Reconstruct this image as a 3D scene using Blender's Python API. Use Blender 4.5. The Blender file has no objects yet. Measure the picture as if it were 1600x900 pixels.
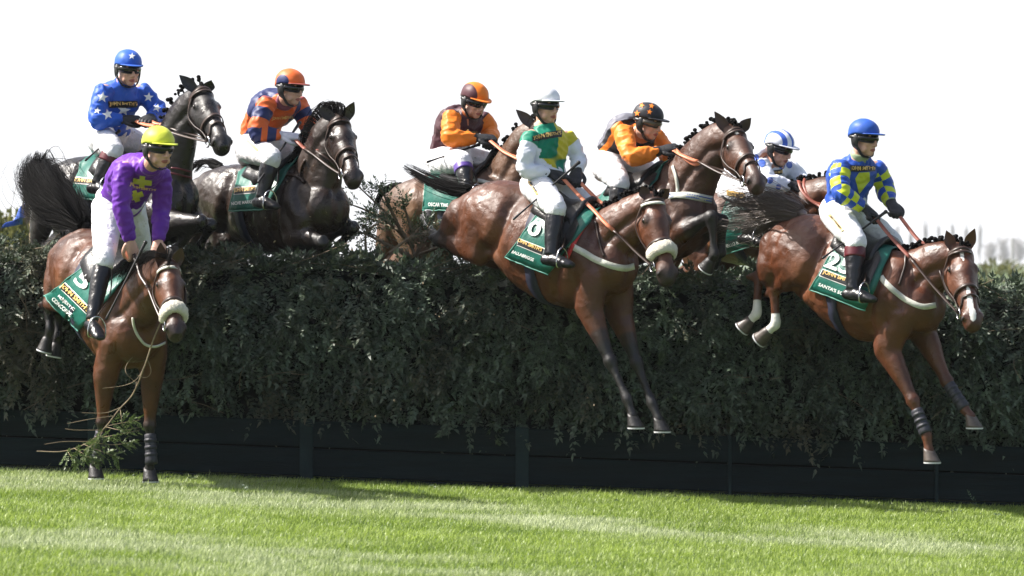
import bpy, bmesh, math, random
import numpy as np
from mathutils import Vector, Matrix, noise
from mathutils.bvhtree import BVHTree

random.seed(7)
rng = np.random.default_rng(7)
SC = bpy.context.scene
COL = SC.collection
R = math.radians

# ------------------------------------------------------------------ camera, sky, sun
D = 30.0                 # metres from the lens to the front of the fence
S0 = 234.0               # photo pixels per metre at the fence
F = S0 * D
HY = 410.0               # photo row of the horizon
H0 = 1.512               # eye height
CAM = Vector((0, -D, H0))

cam = bpy.data.cameras.new("camera")
cam.sensor_width = 36.0
cam.lens = F / 1600.0 * 36.0
cam.shift_y = -(450.0 - HY) / 1600.0
cam.clip_start = 0.5
cam.clip_end = 6000
cam.dof.use_dof = True
cam.dof.focus_distance = D - 0.3
cam.dof.aperture_fstop = 5.6
camo = bpy.data.objects.new("camera", cam)
COL.objects.link(camo)
camo.location = CAM
camo.rotation_euler = (R(90), 0, 0)
SC.camera = camo

SUN_DIR = Vector((-0.67, 0.10, 0.73)).normalized()      # towards the sun
elev = math.asin(SUN_DIR.z)
azim = math.atan2(SUN_DIR.x, SUN_DIR.y)
sun = bpy.data.lights.new("sun", 'SUN')
sun.energy = 5.0
sun.angle = R(0.6)
sun.color = (1.0, 0.955, 0.89)
suno = bpy.data.objects.new("sun", sun)
COL.objects.link(suno)
suno.rotation_euler = (-SUN_DIR).to_track_quat('-Z', 'Y').to_euler()

world = bpy.data.worlds.new("World")
SC.world = world
world.use_nodes = True
wt = world.node_tree
wt.nodes.clear()
wo = wt.nodes.new("ShaderNodeOutputWorld")
bg = wt.nodes.new("ShaderNodeBackground")
sky = wt.nodes.new("ShaderNodeTexSky")
sky.sky_type = 'NISHITA'
sky.sun_disc = False
sky.sun_elevation = elev
sky.sun_rotation = azim
sky.dust_density = 4.0
sky.air_density = 1.0
bg.inputs[1].default_value = 0.095
# bright cloud veil, shaped to thin overhead and behind the camera, deepening shade
mixc = wt.nodes.new("ShaderNodeMix"); mixc.data_type = 'RGBA'
tc = wt.nodes.new("ShaderNodeTexCoord")
nz = wt.nodes.new("ShaderNodeTexNoise"); nz.inputs["Scale"].default_value = 2.2; nz.inputs["Detail"].default_value = 5
mr = wt.nodes.new("ShaderNodeMapRange")
mr.inputs[1].default_value = 0.3; mr.inputs[2].default_value = 0.7
mr.inputs[3].default_value = 0.9; mr.inputs[4].default_value = 1.0
wt.links.new(tc.outputs["Generated"], nz.inputs["Vector"])
wt.links.new(nz.outputs["Fac"], mr.inputs[0])
sep = wt.nodes.new("ShaderNodeSeparateXYZ"); wt.links.new(tc.outputs["Generated"], sep.inputs[0])
fall = wt.nodes.new("ShaderNodeMapRange"); fall.inputs[1].default_value = 0.10; fall.inputs[2].default_value = 0.55
fall.inputs[3].default_value = 1.0; fall.inputs[4].default_value = 0.18
wt.links.new(sep.outputs[2], fall.inputs[0])
mulf = wt.nodes.new("ShaderNodeMath"); mulf.operation = 'MULTIPLY'
side = wt.nodes.new("ShaderNodeMapRange"); side.inputs[1].default_value = -0.25; side.inputs[2].default_value = 0.55
side.inputs[3].default_value = 0.25; side.inputs[4].default_value = 1.0
wt.links.new(sep.outputs[1], side.inputs[0])
mul0 = wt.nodes.new("ShaderNodeMath"); mul0.operation = 'MULTIPLY'
wt.links.new(mr.outputs[0], mul0.inputs[0]); wt.links.new(side.outputs[0], mul0.inputs[1])
wt.links.new(mul0.outputs[0], mulf.inputs[0]); wt.links.new(fall.outputs[0], mulf.inputs[1])
wt.links.new(mulf.outputs[0], mixc.inputs[0])
wt.links.new(sky.outputs[0], mixc.inputs[6])
mixc.inputs[7].default_value = (6.3, 6.4, 6.6, 1)
wt.links.new(mixc.outputs[2], bg.inputs[0])
wt.links.new(bg.outputs[0], wo.inputs[0])

SC.view_settings.view_transform = 'Standard'
SC.view_settings.look = 'None'
SC.view_settings.gamma = 1
SC.view_settings.use_curve_mapping = False
SC.view_settings.exposure = 1.0

# ------------------------------------------------------------------ helpers
def P(px, py, Y):
    d = D + Y
    return Vector(((px - 800.0) / F * d, Y, H0 - (py - HY) / F * d))

def ground_z(x, y):
    k = max(0.0, min(1.0, (60.0 - y) / 50.0)) if y > 10 else 1.0
    return -0.0375 * x * k

def tag(o, label=None, cat=None, group=None, kind=None):
    if label: o["label"] = label
    if cat: o["category"] = cat
    if group: o["group"] = group
    if kind: o["kind"] = kind
    return o

def empty(name, loc):
    o = bpy.data.objects.new(name, None)
    o.empty_display_size = 0.2
    COL.objects.link(o)
    o.location = loc
    return o

def root_loc(o):
    l = Vector((0, 0, 0))
    while o is not None:
        l = l + o.location
        o = o.parent
    return l

def mesh_obj(name, V, Fc, mats, parent=None, mi=None, smooth=True, attrs=None):
    V = np.asarray(V, dtype=np.float64).reshape(-1, 3)
    if parent is not None:
        V = V - np.array(root_loc(parent))
        off = Vector((0, 0, 0))
    else:
        off = Vector(V.mean(axis=0)) if len(V) else Vector((0, 0, 0))
        V = V - np.array(off)
    me = bpy.data.meshes.new(name)
    me.from_pydata(V.tolist(), [], [tuple(f) for f in Fc])
    if not isinstance(mats, (list, tuple)):
        mats = [mats]
    for m in mats:
        me.materials.append(m)
    if mi is not None and len(mats) > 1:
        me.polygons.foreach_set("material_index", np.asarray(mi, dtype=np.int32))
    if smooth:
        me.polygons.foreach_set("use_smooth", np.ones(len(me.polygons), dtype=bool))
    if attrs:
        for k, a in attrs.items():
            at = me.attributes.new(k, 'FLOAT', 'POINT')
            at.data.foreach_set("value", np.asarray(a, dtype=np.float32))
    me.update()
    o = bpy.data.objects.new(name, me)
    COL.objects.link(o)
    o.parent = parent
    if parent is None:
        o.location = off
    return o

class MB:
    def __init__(self):
        self.v = []; self.f = []; self.m = []; self.n = 0
    def add(self, V, Fc, mi=0):
        V = np.asarray(V, dtype=np.float64)
        b = self.n
        self.v.append(V); self.n += len(V)
        self.f.extend([tuple(int(i) + b for i in f) for f in Fc])
        self.m.extend([mi] * len(Fc))
        return self
    def verts(self):
        return np.concatenate(self.v) if self.v else np.zeros((0, 3))
    def build(self, name, mats, parent=None, smooth=True, attrs=None):
        return mesh_obj(name, self.verts(), self.f, mats, parent, self.m, smooth, attrs)

def crom(A, sub):
    A = np.asarray(A, dtype=np.float64)
    n = len(A)
    if n == 2:
        t = np.linspace(0, 1, sub + 1)[:, None]
        return A[0] * (1 - t) + A[1] * t
    Pd = np.vstack([2 * A[0] - A[1], A, 2 * A[-1] - A[-2]])
    out = []
    for i in range(n - 1):
        p0, p1, p2, p3 = Pd[i], Pd[i + 1], Pd[i + 2], Pd[i + 3]
        for k in range(sub):
            t = k / sub
            out.append(0.5 * ((2 * p1) + (-p0 + p2) * t + (2 * p0 - 5 * p1 + 4 * p2 - p3) * t * t + (-p0 + 3 * p1 - 3 * p2 + p3) * t ** 3))
    out.append(A[-1])
    return np.array(out)

def nrm(a):
    a = np.asarray(a, dtype=np.float64)
    l = np.linalg.norm(a, axis=-1, keepdims=True)
    return a / np.maximum(l, 1e-9)

def frames(c, lat=None):
    T = nrm(np.gradient(c, axis=0))
    n = len(c)
    W = np.zeros_like(c)
    if lat is not None:
        L = np.asarray(lat, dtype=np.float64)
        if L.ndim == 1:
            L = np.repeat(L[None], n, 0)
        W = nrm(L - (L * T).sum(1, keepdims=True) * T)
    else:
        a = np.array([0, 0, 1.0]) if abs(T[0][2]) < 0.8 else np.array([1.0, 0, 0])
        w = np.cross(T[0], a); w /= np.linalg.norm(w)
        for i in range(n):
            w = w - (w @ T[i]) * T[i]
            w /= max(np.linalg.norm(w), 1e-9)
            W[i] = w
    U = np.cross(W, T)
    return T, W, U

def tube(ctrl, lat=None, n=16, sub=5, cap=1.0, flat_end=False):
    """ctrl: (point, r_up, r_side).  A closed tube with rounded ends."""
    A = np.array([[*c[0], c[1], c[2] if len(c) > 2 else c[1]] for c in ctrl], dtype=np.float64)
    if lat is not None and np.asarray(lat).ndim == 2:
        A = np.hstack([A, np.asarray(lat)])
    S = crom(A, sub)
    S[:, 3:5] = np.maximum(S[:, 3:5], 0.0008)
    c, rv, rw = S[:, :3], S[:, 3], S[:, 4]
    L = S[:, 5:8] if S.shape[1] > 5 else lat
    T, W, U = frames(c, L)
    th = np.arange(n) / n * 2 * math.pi
    cs, sn = np.cos(th), np.sin(th)
    rings = []
    def ring(cc, u, w, a, b):
        return cc + u[None] * (a * cs)[:, None] + w[None] * (b * sn)[:, None]
    phis = [1.25, 0.85, 0.42]
    m0 = min(rv[0], rw[0]) * cap; m1 = min(rv[-1], rw[-1]) * cap
    for ph in phis:
        rings.append(ring(c[0] - T[0] * m0 * math.sin(ph), U[0], W[0], rv[0] * math.cos(ph), rw[0] * math.cos(ph)))
    for i in range(len(c)):
        rings.append(ring(c[i], U[i], W[i], rv[i], rw[i]))
    if not flat_end:
        for ph in phis[::-1]:
            rings.append(ring(c[-1] + T[-1] * m1 * math.sin(ph), U[-1], W[-1], rv[-1] * math.cos(ph), rw[-1] * math.cos(ph)))
    V = np.vstack(rings)
    nr = len(rings)
    Fc = []
    for i in range(nr - 1):
        for j in range(n):
            j2 = (j + 1) % n
            Fc.append((i * n + j, i * n + j2, (i + 1) * n + j2, (i + 1) * n + j))
    a = len(V)
    e0 = c[0] - T[0] * m0
    e1 = c[-1] + (0 if flat_end else T[-1] * m1)
    V = np.vstack([V, e0[None], e1[None]])
    for j in range(n):
        j2 = (j + 1) % n
        Fc.append((a, j2, j))
        Fc.append((a + 1, (nr - 1) * n + j, (nr - 1) * n + j2))
    return V, Fc

def wire(pts, r, sub=5, n=7):
    return tube([(p, r, r) for p in pts], n=n, sub=sub)

def ellip(c, ax, nu=16, nv=10):
    c = np.array(c, dtype=np.float64); X, Y, Z = [np.array(a, dtype=np.float64) for a in ax]
    V = [c + Z]; Fc = []
    for i in range(1, nv):
        ph = math.pi * i / nv
        for j in range(nu):
            t = 2 * math.pi * j / nu
            V.append(c + Z * math.cos(ph) + (X * math.cos(t) + Y * math.sin(t)) * math.sin(ph))
    V.append(c - Z)
    for j in range(nu):
        Fc.append((0, 1 + j, 1 + (j + 1) % nu))
    for i in range(nv - 2):
        for j in range(nu):
            a = 1 + i * nu + j; b = 1 + i * nu + (j + 1) % nu
            Fc.append((a, a + nu, b + nu, b))
    l = len(V) - 1; s = 1 + (nv - 2) * nu
    for j in range(nu):
        Fc.append((l, s + (j + 1) % nu, s + j))
    return np.array(V), Fc

def remesh(mb, voxel, it=5, fac=0.5):
    me = bpy.data.meshes.new("tmp")
    me.from_pydata(mb.verts().tolist(), [], mb.f)
    o = bpy.data.objects.new("tmp", me)
    COL.objects.link(o)
    m = o.modifiers.new("r", 'REMESH'); m.mode = 'VOXEL'; m.voxel_size = voxel; m.adaptivity = 0
    if it:
        s = o.modifiers.new("s", 'SMOOTH'); s.iterations = it; s.factor = fac
    dg = bpy.context.evaluated_depsgraph_get()
    e = o.evaluated_get(dg)
    m2 = bpy.data.meshes.new_from_object(e)
    V = np.empty(len(m2.vertices) * 3); m2.vertices.foreach_get("co", V)
    Fc = [tuple(p.vertices) for p in m2.polygons]
    bpy.data.objects.remove(o); bpy.data.meshes.remove(me); bpy.data.meshes.remove(m2)
    return V.reshape(-1, 3), Fc

def normals_of(V, Fc):
    q = np.array([f if len(f) == 4 else (f[0], f[1], f[2], f[2]) for f in Fc])
    n = np.cross(V[q[:, 2]] - V[q[:, 0]], V[q[:, 3]] - V[q[:, 1]])
    tri = q[:, 2] == q[:, 3]
    if tri.any():
        n[tri] = np.cross(V[q[tri, 1]] - V[q[tri, 0]], V[q[tri, 2]] - V[q[tri, 0]])
    N = np.zeros_like(V)
    for k in range(4):
        np.add.at(N, q[:, k], n)
    return nrm(N)

def wrinkle(V, Fc, amp, sc, seed=0.0, stretch=(1, 1, 1)):
    N = normals_of(V, Fc)
    st = Vector(stretch)
    d = np.array([noise.noise(Vector((v[0] * sc * st.x + seed, v[1] * sc * st.y, v[2] * sc * st.z))) +
                  0.5 * noise.noise(Vector((v[0] * sc * 2.1 + seed, v[1] * sc * 2.1, v[2] * sc * 2.1 + 7))) for v in V])
    return V + N * (d * amp)[:, None]

def folds(V, Fc, amp, sc, seed=0.0):
    """creases as in thin loose cloth"""
    N_ = normals_of(V, Fc)
    d = []
    for v in V:
        p = Vector(v) * sc + Vector((seed, seed * 1.7, 0))
        w = noise.noise(p * 0.5) * 1.2
        a = noise.noise(Vector((p.x + w, p.y + w, p.z * 1.5 - w)))
        b = noise.noise(Vector((p.x * 1.9 - w, p.y * 1.9, p.z * 2.6 + w)))
        d.append((1 - 2.6 * abs(a)) * 0.7 + (0.6 - 1.6 * abs(b)) * 0.4)
    return V + N_ * (np.clip(np.array(d), -0.9, 1.0) * amp)[:, None]

def bvh_of(V, Fc):
    return BVHTree.FromPolygons([Vector(v) for v in V], Fc)

def cast(bvh, px, py, off=0.003):
    d = Vector(((px - 800.0) / F, 1.0, -(py - HY) / F)).normalized()
    h, n, i, t = bvh.ray_cast(CAM, d)
    if h is None:
        return None, None
    if n.dot(d) > 0:
        n = -n
    return h + n * off, n

def seg_dist(V, A):
    """distance of points to polyline A and the parameter along it (0..len-1)"""
    A = np.asarray([tuple(a) for a in A], dtype=np.float64)
    best = np.full(len(V), 1e9); bt = np.zeros(len(V))
    for i in range(len(A) - 1):
        a, b = A[i], A[i + 1]
        ab = b - a; L = ab @ ab
        t = np.clip(((V - a) @ ab) / max(L, 1e-9), 0, 1)
        d = np.linalg.norm(V - (a + t[:, None] * ab), axis=1)
        k = d < best
        best[k] = d[k]; bt[k] = i + t[k]
    return best, bt

def sstep(x, a, b):
    t = np.clip((x - a) / (b - a), 0, 1)
    return t * t * (3 - 2 * t)

# ------------------------------------------------------------------ materials
def new_mat(name):
    m = bpy.data.materials.new(name); m.use_nodes = True
    return m, m.node_tree, m.node_tree.nodes["Principled BSDF"]

def N(nt, kind, **kw):
    n = nt.nodes.new(kind)
    for k, v in kw.items():
        if k in n.inputs: n.inputs[k].default_value = v
        else: setattr(n, k, v)
    return n

def mixcol(nt, fac, a, b):
    mx = N(nt, "ShaderNodeMix", data_type='RGBA')
    for sock, v in ((0, fac), (6, a), (7, b)):
        if hasattr(v, "is_linked") or hasattr(v, "links"):
            nt.links.new(v, mx.inputs[sock])
        elif sock == 0: mx.inputs[0].default_value = v
        else: mx.inputs[sock].default_value = (*v[:3], 1)
    return mx.outputs[2]

def mat(name, col, rough=0.5, spec=0.5, var=0.12, vscale=30, bump=0.0, bscale=80, metal=0.0, sheen=0.0, coat=0.0, masks=(), stretch=None):
    """principled surface with a little noise in tone; masks = (attribute, colour) laid over the base where the attribute is > 0"""
    m, nt, b = new_mat(name)
    b.inputs["Roughness"].default_value = rough
    b.inputs["Specular IOR Level"].default_value = spec
    b.inputs["Metallic"].default_value = metal
    b.inputs["Sheen Weight"].default_value = sheen
    b.inputs["Coat Weight"].default_value = coat
    b.inputs["Coat Roughness"].default_value = 0.25
    tcn = N(nt, "ShaderNodeTexCoord")
    vec = tcn.outputs["Object"]
    if stretch:
        mp = N(nt, "ShaderNodeMapping"); mp.inputs["Scale"].default_value = stretch
        nt.links.new(vec, mp.inputs[0]); vec = mp.outputs[0]
    n1 = N(nt, "ShaderNodeTexNoise", Scale=vscale, Detail=4.0)
    nt.links.new(vec, n1.inputs["Vector"])
    c = col
    for an, mc in masks:
        at = N(nt, "ShaderNodeAttribute", attribute_name=an)
        g = N(nt, "ShaderNodeMapRange"); g.inputs[1].default_value = -0.03; g.inputs[2].default_value = 0.03
        nt.links.new(at.outputs["Fac"], g.inputs[0])
        c = mixcol(nt, g.outputs[0], c, mc)
    v = N(nt, "ShaderNodeMapRange"); v.inputs[1].default_value = 0.3; v.inputs[2].default_value = 0.7
    v.inputs[3].default_value = 1 - var; v.inputs[4].default_value = 1 + var
    nt.links.new(n1.outputs["Fac"], v.inputs[0])
    mul = N(nt, "ShaderNodeMix", data_type='RGBA', blend_type='MULTIPLY'); mul.inputs[0].default_value = 1
    if isinstance(c, tuple): mul.inputs[6].default_value = (*c[:3], 1)
    else: nt.links.new(c, mul.inputs[6])
    nt.links.new(v.outputs[0], mul.inputs[7])
    nt.links.new(mul.outputs[2], b.inputs["Base Color"])
    if bump > 0:
        n2 = N(nt, "ShaderNodeTexNoise", Scale=bscale, Detail=5.0)
        nt.links.new(vec, n2.inputs["Vector"])
        bp = N(nt, "ShaderNodeBump", Strength=bump, Distance=0.02)
        nt.links.new(n2.outputs["Fac"], bp.inputs["Height"])
        nt.links.new(bp.outputs[0], b.inputs["Normal"])
    return m

def silk(name, col, masks=()):
    m = mat(name, col, rough=0.5, spec=0.3, var=0.06, vscale=14, bump=0.35, bscale=30, sheen=0.05, masks=masks)
    for n_ in m.node_tree.nodes:
        if n_.type == 'TEX_NOISE' and n_.inputs["Scale"].default_value == 30:
            n_.noise_type = 'RIDGED_MULTIFRACTAL'; n_.inputs["Scale"].default_value = 8.0; n_.inputs["Detail"].default_value = 4.0; n_.inputs["Distortion"].default_value = 0.6
        if n_.type == 'BUMP': n_.inputs["Strength"].default_value = 0.55; n_.inputs["Distance"].default_value = 0.012
    return m

def coat_mat(name, col, dark, rough=0.40):
    m, nt, b = new_mat(name)
    b.inputs["Roughness"].default_value = rough
    b.inputs["Specular IOR Level"].default_value = 0.5
    b.inputs["Coat Weight"].default_value = 0.05
    b.inputs["Coat Roughness"].default_value = 0.3
    tcn = N(nt, "ShaderNodeTexCoord")
    n1 = N(nt, "ShaderNodeTexNoise", Scale=4.5, Detail=6.0, Roughness=0.6)
    nt.links.new(tcn.outputs["Object"], n1.inputs["Vector"])
    r1 = N(nt, "ShaderNodeMapRange"); r1.inputs[1].default_value = 0.32; r1.inputs[2].default_value = 0.68
    nt.links.new(n1.outputs["Fac"], r1.inputs[0])
    c = mixcol(nt, r1.outputs[0], tuple(x * 0.48 for x in col), tuple(x * 1.15 for x in col))
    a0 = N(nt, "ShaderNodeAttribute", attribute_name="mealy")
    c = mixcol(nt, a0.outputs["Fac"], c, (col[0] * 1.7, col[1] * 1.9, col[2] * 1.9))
    a1 = N(nt, "ShaderNodeAttribute", attribute_name="points")
    c = mixcol(nt, a1.outputs["Fac"], c, dark)
    a2 = N(nt, "ShaderNodeAttribute", attribute_name="white")
    g = N(nt, "ShaderNodeMapRange"); g.inputs[1].default_value = 0.35; g.inputs[2].default_value = 0.65
    nt.links.new(a2.outputs["Fac"], g.inputs[0])
    c = mixcol(nt, g.outputs[0], c, (0.72, 0.70, 0.66))
    nt.links.new(c, b.inputs["Base Color"])
    # sweat streaks alter the gloss, short hair and veins the relief
    n2 = N(nt, "ShaderNodeTexNoise", Scale=6.0, Detail=9.0, Roughness=0.7, Distortion=0.6)
    nt.links.new(tcn.outputs["Object"], n2.inputs["Vector"])
    r2 = N(nt, "ShaderNodeMapRange"); r2.inputs[3].default_value = rough - 0.15; r2.inputs[4].default_value = rough + 0.28
    r2.inputs[1].default_value = 0.36; r2.inputs[2].default_value = 0.64
    nt.links.new(n2.outputs["Fac"], r2.inputs[0]); nt.links.new(r2.outputs[0], b.inputs["Roughness"])
    # veins standing out under the skin
    wv = N(nt, "ShaderNodeTexNoise", Scale=3.0, Detail=3.0); nt.links.new(tcn.outputs["Object"], wv.inputs["Vector"])
    wm = N(nt, "ShaderNodeVectorMath", operation='MULTIPLY_ADD'); wm.inputs[1].default_value = (0.35, 0.35, 0.35)
    nt.links.new(wv.outputs["Color"], wm.inputs[0]); nt.links.new(tcn.outputs["Object"], wm.inputs[2])
    vo = N(nt, "ShaderNodeTexVoronoi", feature='DISTANCE_TO_EDGE', Scale=5.5); nt.links.new(wm.outputs[0], vo.inputs["Vector"])
    vr = N(nt, "ShaderNodeMapRange", interpolation_type='SMOOTHSTEP'); vr.inputs[1].default_value = 0.0; vr.inputs[2].default_value = 0.055
    vr.inputs[3].default_value = 0.06; vr.inputs[4].default_value = 0.0
    nt.links.new(vo.outputs["Distance"], vr.inputs[0])
    n3 = N(nt, "ShaderNodeTexNoise", Scale=15.0, Detail=9.0, Roughness=0.62, Distortion=0.5)
    nt.links.new(tcn.outputs["Object"], n3.inputs["Vector"])
    n4 = N(nt, "ShaderNodeTexNoise", Scale=170.0, Detail=2.0)
    nt.links.new(tcn.outputs["Object"], n4.inputs["Vector"])
    ad = N(nt, "ShaderNodeMath", operation='MULTIPLY_ADD'); ad.inputs[1].default_value = 0.10
    ve = N(nt, "ShaderNodeMath", operation='ADD')
    nt.links.new(n4.outputs["Fac"], ad.inputs[0]); nt.links.new(n3.outputs["Fac"], ve.inputs[0]); nt.links.new(vr.outputs[0], ve.inputs[1]); nt.links.new(ve.outputs[0], ad.inputs[2])
    bp = N(nt, "ShaderNodeBump", Strength=0.42, Distance=0.02)
    nt.links.new(ad.outputs[0], bp.inputs["Height"]); nt.links.new(bp.outputs[0], b.inputs["Normal"])
    return m

def leaf_mat(name, c1, c2, rough=0.45, trans=0.25, nscale=3.0, dead=None):
    m, nt, b = new_mat(name)
    g = N(nt, "ShaderNodeNewGeometry")
    n1 = N(nt, "ShaderNodeTexNoise", Scale=nscale, Detail=3.0)
    nt.links.new(g.outputs["Position"], n1.inputs["Vector"])
    ad = N(nt, "ShaderNodeMath", operation='MULTIPLY_ADD'); ad.inputs[1].default_value = 0.55; 
    nt.links.new(g.outputs["Random Per Island"], ad.inputs[0])
    sb = N(nt, "ShaderNodeMath", operation='SUBTRACT'); sb.inputs[1].default_value = 0.28
    nt.links.new(n1.outputs["Fac"], sb.inputs[0]); nt.links.new(sb.outputs[0], ad.inputs[2])
    c = mixcol(nt, ad.outputs[0], c1, c2)
    if dead:
        n5 = N(nt, "ShaderNodeTexNoise", Scale=1.7, Detail=4.0); nt.links.new(g.outputs["Position"], n5.inputs["Vector"])
        s5 = N(nt, "ShaderNodeMath", operation='MULTIPLY_ADD'); s5.inputs[1].default_value = 0.22
        nt.links.new(g.outputs["Random Per Island"], s5.inputs[0]); nt.links.new(n5.outputs["Fac"], s5.inputs[2])
        r5 = N(nt, "ShaderNodeMapRange"); r5.inputs[1].default_value = 0.68; r5.inputs[2].default_value = 0.80; r5.inputs[4].default_value = 0.8
        nt.links.new(s5.outputs[0], r5.inputs[0]); c = mixcol(nt, r5.outputs[0], c, dead)
    nt.links.new(c, b.inputs["Base Color"])
    b.inputs["Roughness"].default_value = rough
    b.inputs["Specular IOR Level"].default_value = 0.4
    if trans > 0:
        tr = N(nt, "ShaderNodeBsdfTranslucent")
        nt.links.new(c, tr.inputs[0])
        mx = N(nt, "ShaderNodeMixShader"); mx.inputs[0].default_value = trans
        nt.links.new(b.outputs[0], mx.inputs[1]); nt.links.new(tr.outputs[0], mx.inputs[2])
        nt.links.new(mx.outputs[0], nt.nodes["Material Output"].inputs[0])
    return m

M = {}
M["skin"] = mat("skin", (0.60, 0.34, 0.25), rough=0.5, var=0.1, vscale=40, masks=(("lips", (0.33, 0.10, 0.09)),))
M["skin"].node_tree.nodes["Principled BSDF"].inputs["Subsurface Weight"].default_value = 0.0
M["breeches"] = mat("breeches", (0.74, 0.74, 0.77), rough=0.7, var=0.04, vscale=18, bump=0.6, bscale=26)
_nt = M["breeches"].node_tree; _b = _nt.nodes["Principled BSDF"]; _src = _b.inputs["Base Color"].links[0].from_socket
_t = N(_nt, "ShaderNodeTexCoord"); _n = N(_nt, "ShaderNodeTexNoise", Scale=55.0, Detail=2.0); _nt.links.new(_t.outputs["Object"], _n.inputs["Vector"])
_r = N(_nt, "ShaderNodeMapRange"); _r.inputs[1].default_value = 0.66; _r.inputs[2].default_value = 0.74; _r.inputs[4].default_value = 0.75; _nt.links.new(_n.outputs["Fac"], _r.inputs[0])
_nt.links.new(mixcol(_nt, _r.outputs[0], _src, (0.28, 0.21, 0.14)), _b.inputs["Base Color"])     # mud flecks
M["boot"] = mat("boot", (0.010, 0.010, 0.012), rough=0.28, spec=0.5, bump=0.25, bscale=40)
M["maroon"] = mat("maroon", (0.10, 0.012, 0.018), rough=0.35)
M["purple_top"] = mat("purple_top", (0.10, 0.05, 0.28), rough=0.4)
M["glove"] = mat("glove", (0.012, 0.012, 0.014), rough=0.6, bump=0.3, bscale=90)
M["glove_white"] = mat("glove_white", (0.6, 0.6, 0.68), rough=0.65)
M["black"] = mat("black", (0.012, 0.012, 0.013), rough=0.4)
M["lens"] = mat("lens", (0.006, 0.006, 0.007), rough=0.08, spec=0.6)
M["lens_clear"] = mat("lens_clear", (0.10, 0.085, 0.07), rough=0.08, spec=0.6)
M["gold"] = mat("gold", (0.80, 0.52, 0.17), rough=0.5)
M["paint_white"] = mat("paint_white", (0.82, 0.82, 0.80), rough=0.55, var=0.03)
M["leather"] = mat("leather", (0.035, 0.018, 0.012), rough=0.4)
M["leather_black"] = mat("leather_black", (0.012, 0.011, 0.011), rough=0.35, bump=0.2)
M["rein_orange"] = mat("rein_orange", (0.62, 0.20, 0.10), rough=0.5)
M["rein_brown"] = mat("rein_brown", (0.25, 0.07, 0.045), rough=0.5)
M["steel"] = mat("steel", (0.55, 0.55, 0.56), rough=0.25, metal=1.0)
M["cloth"] = mat("cloth", (0.010, 0.115, 0.085), rough=0.4, spec=0.45, var=0.15, vscale=9, bump=0.5, bscale=12)
M["cloth_edge"] = mat("cloth_edge", (0.05, 0.22, 0.17), rough=0.5)
M["girth"] = mat("girth", (0.014, 0.016, 0.036), rough=0.6)
M["strap_white"] = mat("strap_white", (0.55, 0.55, 0.48), rough=0.6, bump=0.2, bscale=120)
M["sheepskin"] = mat("sheepskin", (0.78, 0.73, 0.62), rough=0.95, spec=0.1, bump=1.0, bscale=130)
M["eye"] = mat("eye", (0.012, 0.007, 0.005), rough=0.06, spec=0.7)
M["nostril"] = mat("nostril", (0.012, 0.008, 0.008), rough=0.7)
M["hoof"] = mat("hoof", (0.020, 0.018, 0.018), rough=0.5, bump=0.2, var=0.3)
M["shoe"] = mat("shoe", (0.62, 0.63, 0.65), rough=0.4)
M["hoof_pale"] = mat("hoof_pale", (0.095, 0.075, 0.064), rough=0.45, var=0.3)
M["leg_boot"] = mat("leg_boot", (0.025, 0.026, 0.035), rough=0.5, bump=0.2)
M["hair_black"] = mat("hair_black", (0.005, 0.0045, 0.0045), rough=0.6, spec=0.05)
M["hair_brown"] = mat("hair_brown", (0.115, 0.088, 0.074), rough=0.4, spec=0.5)
M["red"] = mat("red", (0.5, 0.02, 0.02), rough=0.45)
M["whip"] = mat("whip", (0.014, 0.013, 0.013), rough=0.35)
M["blue_cloth"] = mat("blue_cloth", (0.04, 0.10, 0.42), rough=0.6)

# ------------------------------------------------------------------ flat shapes laid on curved surfaces
_txt = {}
def text_geo(s, bold=0.022):
    key = (s, bold)
    if key in _txt: return _txt[key]
    cu = bpy.data.curves.new("lettering", 'FONT')
    cu.body = s; cu.size = 1.0; cu.offset = bold; cu.resolution_u = 3
    o = bpy.data.objects.new("lettering", cu)
    COL.objects.link(o)
    dg = bpy.context.evaluated_depsgraph_get()
    me = bpy.data.meshes.new_from_object(o.evaluated_get(dg))
    V = np.array([v.co[:2] for v in me.vertices]); Fc = [tuple(p.vertices) for p in me.polygons]
    bpy.data.objects.remove(o); bpy.data.curves.remove(cu); bpy.data.meshes.remove(me)
    mn, mx = V.min(0), V.max(0)
    V = (V - mn) / (mx - mn)
    _txt[key] = (V, Fc)
    return _txt[key]

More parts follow.
